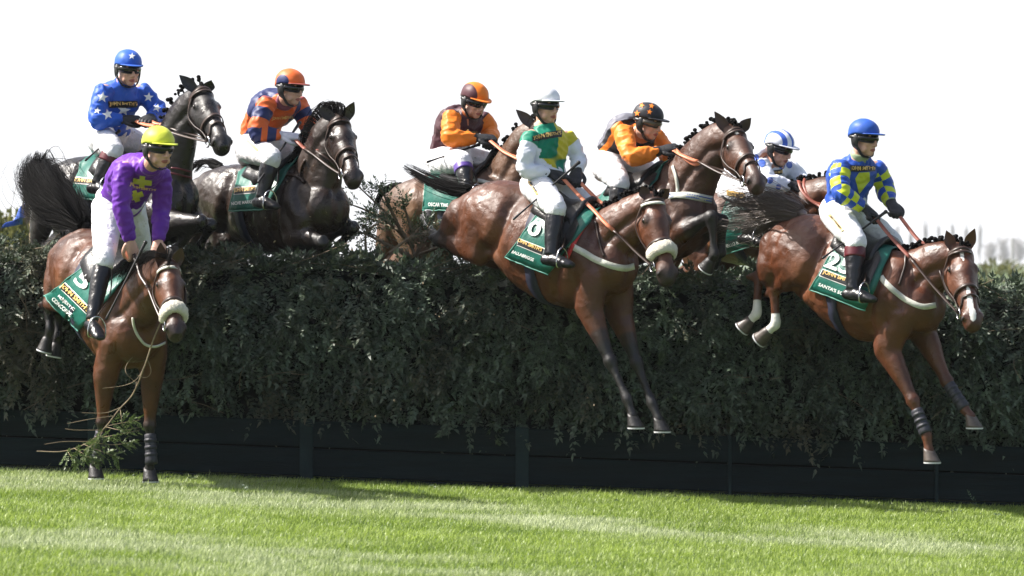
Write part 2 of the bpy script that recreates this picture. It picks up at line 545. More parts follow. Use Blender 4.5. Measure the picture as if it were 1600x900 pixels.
def lay(bvh, V2, Fc, name, material, parent, off=0.003, maxe=4.0, biggest=True):
    """lay a flat outline (photo pixels) on a real surface"""
    bm = bmesh.new()
    vs = [bm.verts.new((v[0], v[1], 0)) for v in V2]
    for f in Fc:
        try: bm.faces.new([vs[i] for i in f])
        except ValueError: pass
    if maxe:
        bmesh.ops.triangulate(bm, faces=bm.faces[:])
        for _ in range(5):
            es = [e for e in bm.edges if e.calc_length() > maxe]
            if not es: break
            bmesh.ops.subdivide_edges(bm, edges=es, cuts=1, use_grid_fill=False)
            bmesh.ops.triangulate(bm, faces=[f for f in bm.faces if len(f.verts) > 3])
    bm.verts.index_update()
    pos = [cast(bvh, v.co.x, v.co.y, off)[0] for v in bm.verts]
    V = [p if p is not None else Vector((0, 0, 0)) for p in pos]
    out = []
    for f in bm.faces:
        ids = [v.index for v in f.verts]
        if any(pos[i] is None for i in ids): continue
        pts = [V[i] for i in ids]
        if max((a - b).length for a in pts for b in pts) > 0.12 and len(ids) == 3 and maxe and maxe < 10:
            ln = max((a - b).length for a in pts for b in pts)
            if ln > maxe / 234.0 * 6: continue
        out.append(tuple(ids))
    bm.free()
    if out and maxe and biggest:
        par = list(range(len(V)))
        def find(a):
            while par[a] != a: par[a] = par[par[a]]; a = par[a]
            return a
        for f in out:
            for a in f[1:]: par[find(a)] = find(f[0])
        cnt = {}
        for f in out: cnt[find(f[0])] = cnt.get(find(f[0]), 0) + 1
        big = max(cnt, key=cnt.get); out = [f for f in out if find(f[0]) == big]
    if not out: return None
    used = sorted({i for f in out for i in f}); rm = {u: k for k, u in enumerate(used)}
    return mesh_obj(name, [V[i] for i in used], [tuple(rm[i] for i in f) for f in out], material, parent, smooth=True)

def lay_text(bvh, s, A, B, h, material, parent, up=None, off=0.004, name="lettering", bold=0.022):
    V, Fc = text_geo(s, bold)
    A = np.array(A, float); B = np.array(B, float)
    r = B - A
    if up is None:
        u = np.array([r[1], -r[0]]); u = u / np.linalg.norm(u) * h
    else: u = np.array(up, float)
    V2 = A + V[:, :1] * r + V[:, 1:2] * u
    return lay(bvh, V2, Fc, name, material, parent, off, maxe=2.2, biggest=False)

def star2(cx, cy, r, rot=0.0, k=0.42, sx=1.0, n=5):
    V = [(cx, cy)]
    for i in range(2 * n):
        a = rot + math.pi * i / n
        q = r if i % 2 == 0 else r * k
        V.append((cx + q * math.sin(a) * sx, cy - q * math.cos(a)))
    return V, [(0, 1 + i, 1 + (i + 1) % (2 * n)) for i in range(2 * n)]

def disc2(cx, cy, r, sx=1.0):
    V = [(cx, cy)] + [(cx + r * sx * math.cos(t), cy + r * math.sin(t)) for t in np.linspace(0, 2 * math.pi, 18, endpoint=False)]
    return V, [(0, 1 + i, 1 + (i + 1) % 18) for i in range(18)]

def plus2(cx, cy, w, h, t, rot):
    base = [(-t, -h), (t, -h), (t, -t), (w, -t), (w, t), (t, t), (t, h), (-t, h), (-t, t), (-w, t), (-w, -t), (-t, -t)]
    c, s = math.cos(rot), math.sin(rot)
    V = [(cx + x * c - y * s, cy + x * s + y * c) for x, y in base]
    return V, [(0, 1, 2, 11), (11, 2, 5, 8), (2, 3, 4, 5), (8, 5, 6, 7), (11, 8, 9, 10)]

def ribbon(pts, nor, width, thick, mb, mi=0):
    pts = np.array([tuple(p) for p in pts]); nor = nrm(np.array([tuple(n) for n in nor]))
    T = nrm(np.gradient(pts, axis=0))
    S = nrm(np.cross(T, nor))
    k = len(pts)
    V = []
    for i in range(k):
        a = pts[i] - S[i] * width / 2; b = pts[i] + S[i] * width / 2
        o = nor[i] * thick
        V += [a, b, b + o, a + o]
    Fc = []
    for i in range(k - 1):
        for j in range(4):
            j2 = (j + 1) % 4
            Fc.append((i * 4 + j, i * 4 + j2, i * 4 + 4 + j2, i * 4 + 4 + j))
    Fc.append((0, 3, 2, 1)); e = (k - 1) * 4
    Fc.append((e, e + 1, e + 2, e + 3))
    mb.add(V, Fc, mi)

def px_ribbon(bvh, pix, width, mb, mi=0, sub=6, off=0.002, thick=0.005):
    A = crom(np.array(pix, float), sub)
    pp, nn = [], []
    for x, y in A:
        p, n = cast(bvh, x, y, off)
        if p is not None:
            pp.append(p); nn.append(n)
    if len(pp) > 2:
        pp = np.array([tuple(p) for p in pp]); nn = np.array([tuple(n) for n in nn])
        for _ in range(2):
            nn[1:-1] = nrm(nn[:-2] + nn[1:-1] + nn[2:])
            pp[1:-1] = (pp[:-2] + 2 * pp[1:-1] + pp[2:]) / 4
        ribbon(pp + nn * 0.002, nn, width, thick, mb, mi)

def hair(path, radii, count, r=0.003, seed=1, seg=7, wild=0.25):
    """strands that follow a path and fan out to the given radii"""
    g = np.random.default_rng(seed)
    C = crom(np.hstack([np.array([tuple(p) for p in path]), np.array(radii)[:, None]]), 8)
    c, rad = C[:, :3], C[:, 3]
    T, W, U = frames(c)
    k = len(c)
    mb = MB()
    ncl = max(5, count // 22)
    CL = []
    for _ in range(ncl):
        CL.append((g.uniform(0, 2 * math.pi), math.sqrt(g.uniform(0, 1)), np.cumsum(g.normal(0, wild * 0.30, (seg + 1, 2)), axis=0), g.uniform(0.7, 1.0)))
    for _ in range(count):
        ca, cq, cd, ce = CL[g.integers(ncl)]
        loose = 0.9 if g.uniform() < 0.10 else 0.22
        end = min(1.0, ce * g.uniform(0.82, 1.06))
        ax_, ay_ = cq * math.cos(ca) + g.normal(0, loose * 0.7), cq * math.sin(ca) + g.normal(0, loose * 0.7)
        idx = np.linspace(0, (k - 1) * end, seg + 1)
        i0 = np.floor(idx).astype(int).clip(0, k - 2); fr = (idx - i0)[:, None]
        lerp = lambda X: X[i0] * (1 - fr) + X[i0 + 1] * fr
        cc = lerp(c); rr = lerp(rad[:, None]); ww = lerp(W); uu = lerp(U)
        drift = (cd + np.cumsum(g.normal(0, wild * 0.28 * loose, (seg + 1, 2)), axis=0)) * np.linspace(0, 1, seg + 1)[:, None]
        x = (ax_ + drift[:, :1]) * rr; y = (ay_ + drift[:, 1:]) * rr
        pts = cc + ww * x + uu * y
        TT = nrm(np.gradient(pts, axis=0)); b = nrm(np.cross(TT, g.normal(0, 1, 3)))
        b2 = np.cross(TT, b)
        wr = r * g.uniform(0.6, 1.3) * np.linspace(1.0, 0.25, seg + 1)[:, None]
        V = np.stack([pts + b * wr, pts - b * wr * 0.5 + b2 * wr * 0.87, pts - b * wr * 0.5 - b2 * wr * 0.87], 1).reshape(-1, 3)
        Fc = []
        for i in range(seg):
            for j in range(3):
                j2 = (j + 1) % 3
                Fc.append((i * 3 + j, i * 3 + j2, i * 3 + 3 + j2, i * 3 + 3 + j))
        mb.add(V, Fc)
    return mb
# ------------------------------------------------------------------ ground and turf
gm, nt, b = new_mat("turf_soil")
g_ = N(nt, "ShaderNodeNewGeometry")
n1 = N(nt, "ShaderNodeTexNoise", Scale=1.3, Detail=8.0); nt.links.new(g_.outputs["Position"], n1.inputs["Vector"])
nt.links.new(mixcol(nt, n1.outputs["Fac"], (0.030, 0.058, 0.008), (0.075, 0.125, 0.022)), b.inputs["Base Color"])
b.inputs["Roughness"].default_value = 0.9
xs = np.concatenate([np.array([-1500, -400, -120, -40]), np.linspace(-20, 20, 21), np.array([40, 120, 400, 1500])])
ys = np.concatenate([np.linspace(-34, 20, 28), np.array([30, 40, 50, 60, 90, 150, 300, 700, 1500, 4000])])
GVv = [(x, y, ground_z(max(-40, min(40, x)), y)) for y in ys for x in xs]
nxs = len(xs)
GF = [(i * nxs + j, i * nxs + j + 1, (i + 1) * nxs + j + 1, (i + 1) * nxs + j) for i in range(len(ys) - 1) for j in range(nxs - 1)]
tag(mesh_obj("ground", GVv, GF, gm, None), kind="structure")

def build_grass():
    n = 430000
    yb = rng.uniform(-11.6, 0.06, n)
    half = 800.0 / F * (D + yb) + 1.5
    # more blades per area far away is wasted; keep the density even
    keep = rng.uniform(0, 1, n) < half / half.max()
    yb, half = yb[keep], half[keep]; n = len(yb)
    xb = rng.uniform(-1, 1, n) * half
    zb = -0.0375 * xb
    def nz2(x, y, s, o=0.0):
        return np.array([noise.noise(Vector((a * s + o, c * s, o))) for a, c in zip(x, y)])
    gx = np.linspace(-5.6, 5.6, 120); gy = np.linspace(-12, 0.2, 150)
    def field(s, o, sx=1.0):
        Fm = np.array([[noise.noise(Vector((x * s * sx + o, y * s, o))) for x in gx] for y in gy])
        ix = np.clip((xb - gx[0]) / (gx[1] - gx[0]), 0, 118.99); iy = np.clip((yb - gy[0]) / (gy[1] - gy[0]), 0, 148.99)
        i0 = ix.astype(int); j0 = iy.astype(int); fx = ix - i0; fy = iy - j0
        return (Fm[j0, i0] * (1 - fx) + Fm[j0, i0 + 1] * fx) * (1 - fy) + (Fm[j0 + 1, i0] * (1 - fx) + Fm[j0 + 1, i0 + 1] * fx) * fy
    f1, f2, f3 = field(0.55, 3.1, 0.5), field(1.7, 8.3, 0.6), field(5.0, 1.7)
    q = yb + 0.55 * xb + 1.5 * f1
    pale = np.exp(-((q + 3.4) / 1.25) ** 2) + 0.9 * np.exp(-((q + 8.6) / 1.1) ** 2)  # bands paint the sheen of leaning blades into the blade colour
    pale = np.clip(pale * (0.75 + 1.3 * f2) + 0.55 * f3 + 0.25 * f2, 0, 1)
    pale = np.clip(pale + rng.normal(0, 0.18, n), 0, 1)
    hgt = rng.uniform(0.018, 0.044, n) * (1 + 0.35 * f3 + 0.25 * f2)
    tuft = rng.uniform(0, 1, n) < 0.03
    hgt[tuft] *= 1.4
    wid = rng.uniform(0.0030, 0.0062, n)
    ang = rng.uniform(0, 2 * math.pi, n)
    wx, wy = np.cos(ang), np.sin(ang)
    lean = hgt * rng.uniform(0.15, 0.9, n)
    la = rng.normal(0.3, 1.3, n) + 0.7 * f1
    lx, ly = np.cos(la) * lean, np.sin(la) * lean
    V = np.zeros((n, 5, 3))
    c = np.stack([xb, yb, zb - 0.004], 1)
    side = np.stack([wx * wid / 2, wy * wid / 2, np.zeros(n)], 1)
    V[:, 0] = c - side; V[:, 1] = c + side
    mid = c + np.stack([lx * 0.32, ly * 0.32, hgt * 0.58], 1)
    V[:, 2] = mid + side * 0.8; V[:, 3] = mid - side * 0.8
    V[:, 4] = c + np.stack([lx, ly, hgt * (1 - 0.25 * (lean / hgt) ** 2)], 1)
    base = (np.arange(n) * 5)[:, None]
    me = bpy.data.meshes.new("grass")
    me.vertices.add(n * 5)
    me.vertices.foreach_set("co", V.reshape(-1))
    quads = base + np.array([[0, 1, 2, 3]]); tris = base + np.array([[3, 2, 4]])
    loops = np.concatenate([quads, tris], axis=1).reshape(-1)
    me.loops.add(len(loops)); me.loops.foreach_set("vertex_index", loops.astype(np.int32))
    me.polygons.add(n * 2)
    st = np.stack([np.arange(n) * 7, np.arange(n) * 7 + 4], 1).reshape(-1)
    me.polygons.foreach_set("loop_start", st.astype(np.int32))
    me.update(calc_edges=True)
    at = me.attributes.new("pale", 'FLOAT', 'POINT'); at.data.foreach_set("value", np.repeat(pale, 5).astype(np.float32))
    at = me.attributes.new("tone", 'FLOAT', 'POINT'); at.data.foreach_set("value", np.repeat(rng.uniform(0, 1, n) * 0.7 + 0.3 * (f2 + 0.5), 5).astype(np.float32))
    m, nt, b = new_mat("grass_blade")
    a1 = N(nt, "ShaderNodeAttribute", attribute_name="pale"); a2 = N(nt, "ShaderNodeAttribute", attribute_name="tone")
    c1 = mixcol(nt, a2.outputs["Fac"], (0.120, 0.195, 0.020), (0.385, 0.50, 0.085))
    c2 = mixcol(nt, a2.outputs["Fac"], (0.18, 0.24, 0.085), (0.60, 0.65, 0.40))
    cc = mixcol(nt, a1.outputs["Fac"], c1, c2)
    nt.links.new(cc, b.inputs["Base Color"])
    b.inputs["Roughness"].default_value = 0.42; b.inputs["Specular IOR Level"].default_value = 0.35
    tr = N(nt, "ShaderNodeBsdfTranslucent"); nt.links.new(cc, tr.inputs[0])
    mx = N(nt, "ShaderNodeMixShader"); mx.inputs[0].default_value = 0.45
    nt.links.new(b.outputs[0], mx.inputs[1]); nt.links.new(tr.outputs[0], mx.inputs[2]); nt.links.new(mx.outputs[0], nt.nodes["Material Output"].inputs[0])
    me.materials.append(m)
    o = bpy.data.objects.new("grass", me); COL.objects.link(o)
    tag(o, "short sunlit green turf in front of the hedge", "grass", kind="stuff")
build_grass()

# ------------------------------------------------------------------ sprigs
def sprigs(base, axis, normal, length, pairs, leaf, lw, g, droop=0.3):
    """many flat evergreen sprigs at once; base/axis/normal (n,3). Returns quads."""
    n = len(base)
    axis = nrm(axis); sd = nrm(np.cross(axis, normal)); nn = np.cross(sd, axis)
    out = []
    for p in range(pairs):
        t = (p + 0.6) / pairs
        ctr = base + axis * (length * t)[:, None] - np.array([0, 0, 1.0]) * (length * droop * t * t)[:, None]
        taper = (1 - 0.55 * t) * (0.55 + 0.9 * t if t < 0.5 else 1.0)
        for s in (1, -1):
            j = g.normal(0, 0.22, (n, 3))
            dr = nrm(axis * (0.75 + 0.3 * t) + sd * s * (0.85 - 0.25 * t) + nn * g.normal(0.05, 0.25, (n, 1)) + j)
            ll = leaf * taper * g.uniform(0.7, 1.25, (n, 1)); w = nrm(np.cross(dr, nn + g.normal(0, 0.35, (n, 3)))) * lw * g.uniform(0.8, 1.2, (n, 1))
            out.append(np.stack([ctr, ctr + dr * ll * 0.45 + w, ctr + dr * ll, ctr + dr * ll * 0.45 - w], 1))
    t_ = base + axis * (length)[:, None] - np.array([0, 0, 1.0]) * (length * droop)[:, None]
    w = sd * lw
    out.append(np.stack([t_ - axis * leaf * 0.3, t_ + axis * leaf * 0.2 + w, t_ + axis * leaf * 0.8, t_ + axis * leaf * 0.2 - w], 1))
    return np.concatenate(out).reshape(-1, 3)

def fronds_along(lines, per, ln, pairs, leaf, lw, spread, g, t0=0.15, droop=0.1):
    B, A, Nn, L = [], [], [], []
    for pts in lines:
        c = crom(np.array([tuple(p) for p in pts]), 12); T = nrm(np.gradient(c, axis=0))
        for _ in range(per):
            t = g.uniform(t0, 1.0); i = int(t * (len(c) - 1))
            B.append(c[i]); sd = g.normal(0, 1, 3); sd -= sd @ T[i] * T[i]; sd /= np.linalg.norm(sd)
            A.append(T[i] * 0.8 + sd * spread); Nn.append(g.normal(0, 0.5, 3) + np.array([0, -0.4, 0.9])); L.append(ln * g.uniform(0.6, 1.2) * (1.25 - 0.6 * t))
    return sprigs(np.array(B), np.array(A), np.array(Nn), np.array(L), pairs, leaf, lw, g, droop)

def quads_obj(name, V, material, parent):
    n = len(V) // 4
    off = np.array(root_loc(parent)) if parent else np.zeros(3)
    me = bpy.data.meshes.new(name)
    me.vertices.add(n * 4); me.vertices.foreach_set("co", (V - off).reshape(-1))
    me.loops.add(n * 4); me.loops.foreach_set("vertex_index", np.arange(n * 4, dtype=np.int32))
    me.polygons.add(n); me.polygons.foreach_set("loop_start", (np.arange(n) * 4).astype(np.int32))
    me.update(calc_edges=True); me.materials.append(material)
    o = bpy.data.objects.new(name, me); COL.objects.link(o); o.parent = parent
    return o

M["spruce"] = leaf_mat("spruce", (0.009, 0.014, 0.009), (0.165, 0.220, 0.145), rough=0.52, trans=0.14, nscale=2.6, dead=(0.10, 0.085, 0.05))
M["spruce_fresh"] = leaf_mat("spruce_fresh", (0.012, 0.026, 0.014), (0.10, 0.15, 0.075), rough=0.45, trans=0.15, nscale=4.0)
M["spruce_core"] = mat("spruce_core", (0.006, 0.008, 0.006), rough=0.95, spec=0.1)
M["twig"] = mat("twig", (0.17, 0.125, 0.08), rough=0.8, var=0.3)
M["twig_pale"] = mat("twig_pale", (0.24, 0.18, 0.11), rough=0.7, var=0.3)
M["dead_spruce"] = leaf_mat("dead_spruce", (0.07, 0.06, 0.035), (0.15, 0.13, 0.075), trans=0.1)
M["board"] = mat("board", (0.0048, 0.0120, 0.0132), rough=0.65, spec=0.15, var=0.35, vscale=5, bump=0.35, bscale=30, stretch=(0.4, 4, 6))
M["board_post"] = mat("board_post", (0.015, 0.029, 0.030), rough=0.65, spec=0.15, var=0.3, vscale=5, bump=0.3, bscale=30)

BT = 0.405    # board height
def gz(x): return -0.0375 * x
hedge_top = lambda x, y: gz(x) + 1.50 + 0.05 * noise.noise(Vector((x * 1.3, y * 1.5, 0))) + 0.03 * noise.noise(Vector((x * 4, y * 4, 5)))

hedge = tag(empty("hedge", (0, 0.6, 0)), "long dark evergreen hedge the horses are jumping, above the green boards", "hedge")
g = np.random.default_rng(21)
# near-black inner mass; its colour stands in for shade between the sprigs
hx = np.linspace(-5.6, 5.6, 90)
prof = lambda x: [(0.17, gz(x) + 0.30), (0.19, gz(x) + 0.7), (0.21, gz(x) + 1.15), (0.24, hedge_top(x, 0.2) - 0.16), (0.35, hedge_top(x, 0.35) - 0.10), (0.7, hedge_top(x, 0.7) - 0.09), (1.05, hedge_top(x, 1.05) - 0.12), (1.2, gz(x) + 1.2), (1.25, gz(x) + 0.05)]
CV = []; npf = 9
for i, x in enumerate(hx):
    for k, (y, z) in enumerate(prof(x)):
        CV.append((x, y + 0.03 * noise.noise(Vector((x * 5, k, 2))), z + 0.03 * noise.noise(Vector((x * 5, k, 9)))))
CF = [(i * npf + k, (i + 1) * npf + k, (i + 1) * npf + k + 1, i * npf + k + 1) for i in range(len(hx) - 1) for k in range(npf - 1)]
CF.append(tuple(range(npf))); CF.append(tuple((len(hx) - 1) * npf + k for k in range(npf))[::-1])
mesh_obj("inner_shade_mass", CV, CF, M["spruce_core"], hedge)

def hedge_leaves():
    res = []
    n = 5000
    # front face
    x = g.uniform(-5.4, 5.4, n); u = g.uniform(0, 1, n)
    bottom = np.array([gz(a) + 0.46 + 0.10 * noise.noise(Vector((a * 2.3, 0, 3))) for a in x]); top = np.array([hedge_top(a, 0.1) for a in x])
    z = bottom + (top - bottom) * u
    bulge = np.array([noise.noise(Vector((a * 1.6, c * 2.2, 1.0))) for a, c in zip(x, z)])
    y = 0.09 - 0.16 * bulge - 0.05 * np.sin(u * 3.1) + g.uniform(-0.05, 0.10, n)
    ax = np.stack([g.normal(0, 0.5, n), -g.uniform(0.25, 1.0, n), g.normal(-0.55, 0.45, n) + 0.9 * (u > 0.9)], 1)
    nr_ = np.stack([g.normal(0, 0.4, n), -g.uniform(0.4, 1, n), g.uniform(0.2, 1.0, n)], 1)
    res.append(sprigs(np.stack([x, y, z], 1), ax, nr_, g.uniform(0.11, 0.24, n), 8, 0.070, 0.0095, g))
    # top
    n = 3600
    x = g.uniform(-5.4, 5.4, n); y = g.uniform(0.0, 1.25, n)
    z = np.array([hedge_top(a, c) for a, c in zip(x, y)]) - g.uniform(0.02, 0.13, n) - 0.12 * (y > 1.0)
    ax = np.stack([g.normal(0, 0.8, n), g.normal(-0.35, 0.6, n), g.uniform(0.0, 0.55, n)], 1)
    nr_ = np.stack([g.normal(0, 0.4, n), g.normal(0, 0.4, n), np.ones(n)], 1)
    res.append(sprigs(np.stack([x, y, z], 1), ax, nr_, g.uniform(0.10, 0.20, n), 6, 0.060, 0.0100, g))
    # back
    n = 900
    x = g.uniform(-5.4, 5.4, n); z = np.array([gz(a) for a in x]) + g.uniform(0.05, 1.5, n); y = 1.22 + g.uniform(-0.05, 0.05, n)
    ax = np.stack([g.normal(0, 0.5, n), g.uniform(0.3, 1.0, n), g.normal(-0.5, 0.4, n)], 1)
    nr_ = np.stack([g.normal(0, 0.4, n), g.uniform(0.4, 1, n), g.uniform(0.2, 1.0, n)], 1)
    res.append(sprigs(np.stack([x, y, z], 1), ax, nr_, g.uniform(0.14, 0.26, n), 6, 0.07, 0.011, g))
    # whole spruce boughs hanging down the face and lying along the top
    lines, tops = [], []
    for _ in range(260):
        x = g.uniform(-4.8, 4.8); u = g.uniform(0.12, 1.0); b_ = gz(x) + 0.60; z = b_ + (hedge_top(x, .1) - b_) * u
        sx = g.normal(0, .16); ln = g.uniform(.22, .46)
        p = np.array([x, 0.03, z]); q = p + np.array([sx * .5, -.11 * g.uniform(.6, 1.4), -.25 * ln]); e = p + np.array([sx, -.10 * g.uniform(.4, 1.3), -ln])
        lines.append([p, q, e])
    res.append(fronds_along(lines, 13, 0.11, 6, 0.050, 0.0075, 0.85, g, t0=0.1, droop=0.15))
    for _ in range(150):
        x = g.uniform(-4.8, 4.8); y = g.uniform(-.02, .8); z = hedge_top(x, y) - .07; a = g.uniform(0, 6.28); ln = g.uniform(.16, .34)
        p = np.array([x, y, z]); d_ = np.array([math.cos(a), .6 * math.sin(a) - .25, g.uniform(.0, .5)])
        tops.append([p, p + d_ * ln * .5 + np.array([0, 0, .02]), p + d_ * ln])
    res.append(fronds_along(tops, 12, 0.085, 6, 0.040, 0.0062, 0.8, g, t0=0.1, droop=0.1))
    return np.concatenate(res)
quads_obj("foliage", hedge_leaves(), M["spruce"], hedge)
tw = MB()
for _ in range(150):
    x = g.uniform(-4.4, 4.4); y = g.uniform(-0.02, 0.9); z = hedge_top(x, y) - 0.06
    a = g.normal(0, 1.0); ln = g.uniform(0.12, 0.38)
    d_ = np.array([math.cos(a), g.normal(-0.25, 0.35), g.uniform(-0.15, 0.55)]); d_ /= np.linalg.norm(d_)
    p = np.array([x, y, z])
    tw.add(*wire([p, p + d_ * ln * 0.5 + g.normal(0, 0.012, 3), p + d_ * ln + g.normal(0, 0.03, 3)], 0.0028, 3, 5))
for _ in range(60):
    x = g.uniform(-4.4, 4.4); z = gz(x) + g.uniform(0.5, 1.4)
    p = np.array([x, -0.06, z]); d_ = np.array([g.normal(0, 1), -0.3, g.normal(-0.3, 0.5)]); d_ /= np.linalg.norm(d_); ln = g.uniform(0.1, 0.3)
    tw.add(*wire([p, p + d_ * ln * 0.5 + g.normal(0, 0.012, 3), p + d_ * ln], 0.0022, 3, 5))
tag(tw.build("dry_twigs", M["twig"], hedge), kind="stuff")

# kickboards
boards = tag(empty("board_fence", (0, 0, 0)), "low dark green plank barrier along the foot of the hedge", "fence")
posts = [-5.35, -3.97, (148 - 800) / S0, (479 - 800) / S0, (816 - 800) / S0, (1140 - 800) / S0, (1463 - 800) / S0, 4.25, 5.65]
def slab(x0, x1, z0, z1, y0, y1, bev=0.004):
    bm = bmesh.new()
    c = [bm.verts.new((x, y, gz(x) + z)) for x in (x0, x1) for y in (y0, y1) for z in (z0, z1)]
    for f in ((0, 1, 3, 2), (4, 6, 7, 5), (0, 4, 5, 1), (2, 3, 7, 6), (0, 2, 6, 4), (1, 5, 7, 3)):
        bm.faces.new([c[i] for i in f])
    bmesh.ops.recalc_face_normals(bm, faces=bm.faces[:])
    bmesh.ops.bevel(bm, geom=bm.edges[:], offset=bev, segments=1, affect='EDGES')
    bm.verts.index_update()
    V = [v.co.copy() for v in bm.verts]; Fc = [tuple(v.index for v in f.verts) for f in bm.faces]
    bm.free()
    return V, Fc
for i, x in enumerate(posts):
    pw = 0.045 if i in (2, 3, 4) else 0.012
    V, Fc = slab(x - pw, x + pw, -0.05, BT + 0.008, -0.034, 0.05)
    mesh_obj("post", V, Fc, M["board_post"], boards, smooth=False)
    if i < len(posts) - 1:
        x2 = posts[i + 1]
        for z0, z1 in ((-0.03, 0.028), (0.036, 0.218), (0.230, BT)):
            dy = random.uniform(-0.004, 0.004)
            V, Fc = slab(x + 0.004, x2 - 0.004, z0, z1, -0.018 + dy + (-0.012 if z1 < 0.05 else 0), 0.03 + dy)
            mesh_obj("plank", V, Fc, M["board"], boards, smooth=False)

# ------------------------------------------------------------------ loose branches
def branch_thing(name, label, stems, leafset, stem_mat, leaf_mat_, base):
    root = tag(empty(name, base), label, "branch")
    mb = MB()
    for pts, r0, r1 in stems:
        k = len(pts)
        mb.add(*tube([(p, r0 + (r1 - r0) * i / (k - 1), r0 + (r1 - r0) * i / (k - 1)) for i, p in enumerate(pts)], n=7, sub=5))
    mb.build("stem", stem_mat, root)
    if leafset is not None: quads_obj("needles", leafset, leaf_mat_, root)
    return root

Y0 = 0.75
S = lambda *q: [P(x, y, Y) for x, y, Y in q]
sp = [S((655, 420, .7), (640, 380, .7), (615, 345, .7), (585, 315, .65), (552, 284, .6)),
      S((640, 380, .7), (610, 350, .75), (575, 330, .8), (544, 318, .8)),
      S((630, 370, .7), (612, 330, .6), (600, 305, .55), (590, 290, .5)),
      S((645, 385, .7), (640, 350, .65), (632, 325, .6), (628, 308, .55)),
      S((650, 400, .6), (665, 365, .5), (672, 345, .45)),
      S((640, 400, .6), (600, 380, .5), (570, 365, .5), (548, 360, .45)),
      S((650, 400, .7), (690, 385, .6), (715, 378, .55)),
      S((625, 360, .7), (590, 345, .9), (565, 340, 1.0))]
branch_thing("spruce_branch", "large dark spruce branch sticking up out of the hedge top behind the middle gap", [(l, 0.014, 0.004) for l in sp],
             fronds_along(sp, 24, 0.16, 8, 0.036, 0.0055, 0.75, np.random.default_rng(4)), M["twig"], M["spruce_fresh"], P(655, 425, .7))
dd_ = [S((572, 400, .3), (571, 370, .3), (574, 355, .32)), S((571, 365, .3), (585, 352, .3), (592, 350, .32)), S((610, 395, .2), (640, 372, .25), (668, 366, .3)), S((640, 372, .25), (655, 356, .3))]
branch_thing("dead_branch", "bare brown broken stub on the hedge top in the middle gap", [(l, 0.011, 0.004) for l in dd_],
             fronds_along(dd_, 10, 0.10, 5, 0.03, 0.004, 0.8, np.random.default_rng(5)), M["twig"], M["dead_spruce"], P(572, 402, .3))

YB = -1.62
main = S((256, 492, YB), (240, 530, YB), (226, 572, YB), (208, 615, YB + .05), (186, 640, YB + .08), (165, 667, YB + .1), (140, 690, YB + .12), (100, 705, YB + .12), (58, 705, YB + .15))
sub_ = [S((226, 572, YB), (214, 592, YB - .03), (195, 602, YB), (160, 607, YB)), S((230, 560, YB), (236, 580, YB), (228, 590, YB), (214, 586, YB)),
        S((214, 600, YB), (196, 580, YB), (205, 560, YB + .1), (228, 545, YB + .1)), S((190, 636, YB), (165, 645, YB), (128, 645, YB)),
        S((188, 640, YB), (190, 655, YB - .05), (192, 668, YB)), S((205, 620, YB), (212, 606, YB - .05), (213, 596, YB)), S((160, 672, YB + .1), (120, 672, YB), (102, 670, YB)),
        S((178, 650, YB + .05), (140, 655, YB), (105, 662, YB)), S((140, 690, YB + .12), (100, 690, YB + .1), (70, 694, YB + .1)), S((165, 667, YB + .1), (190, 672, YB), (218, 668, YB))]
lf = [S((150, 684, YB + .1), (180, 680, YB), (218, 672, YB - .02)), S((140, 690, YB + .1), (175, 695, YB), (212, 690, YB)), S((130, 694, YB + .1), (160, 706, YB), (190, 716, YB)),
      S((115, 700, YB + .1), (135, 712, YB), (150, 724, YB)), S((105, 703, YB + .1), (110, 712, YB), (118, 722, YB)), S((160, 675, YB + .1), (150, 690, YB + .05), (130, 705, YB)), S((170, 665, YB), (195, 660, YB), (220, 656, YB))]
M["fresh_leaf"] = leaf_mat("fresh_leaf", (0.05, 0.085, 0.025), (0.17, 0.23, 0.07), trans=0.3, nscale=9)
branch_thing("trailing_branch", "torn leafy branch trailing from the mouth of the landing horse", [(main, 0.0058, 0.003)] + [(l, 0.0023, 0.0013) for l in sub_ + lf],
             fronds_along(lf, 18, 0.085, 6, 0.030, 0.0055, 0.8, np.random.default_rng(8), t0=0.05, droop=0.15), M["twig_pale"], M["fresh_leaf"], P(100, 742, YB))

g = np.random.default_rng(12)
nf = 46
fx = g.uniform(-3.4, 3.4, nf); fy = -np.abs(g.normal(0.1, 0.8, nf)) - 0.05
fs = sprigs(np.stack([fx, fy, -0.0375 * fx + 0.028], 1), np.stack([g.normal(0, 1, nf), g.normal(0, 1, nf), g.normal(0, .12, nf)], 1), np.stack([g.normal(0, .3, nf), g.normal(0, .3, nf), np.ones(nf)], 1), g.uniform(.06, .15, nf), 7, .032, .005, g, 0.1)
tag(quads_obj("fallen_needles", fs, M["spruce_fresh"], None), "scraps of spruce knocked out of the hedge onto the turf", "needles", kind="stuff")

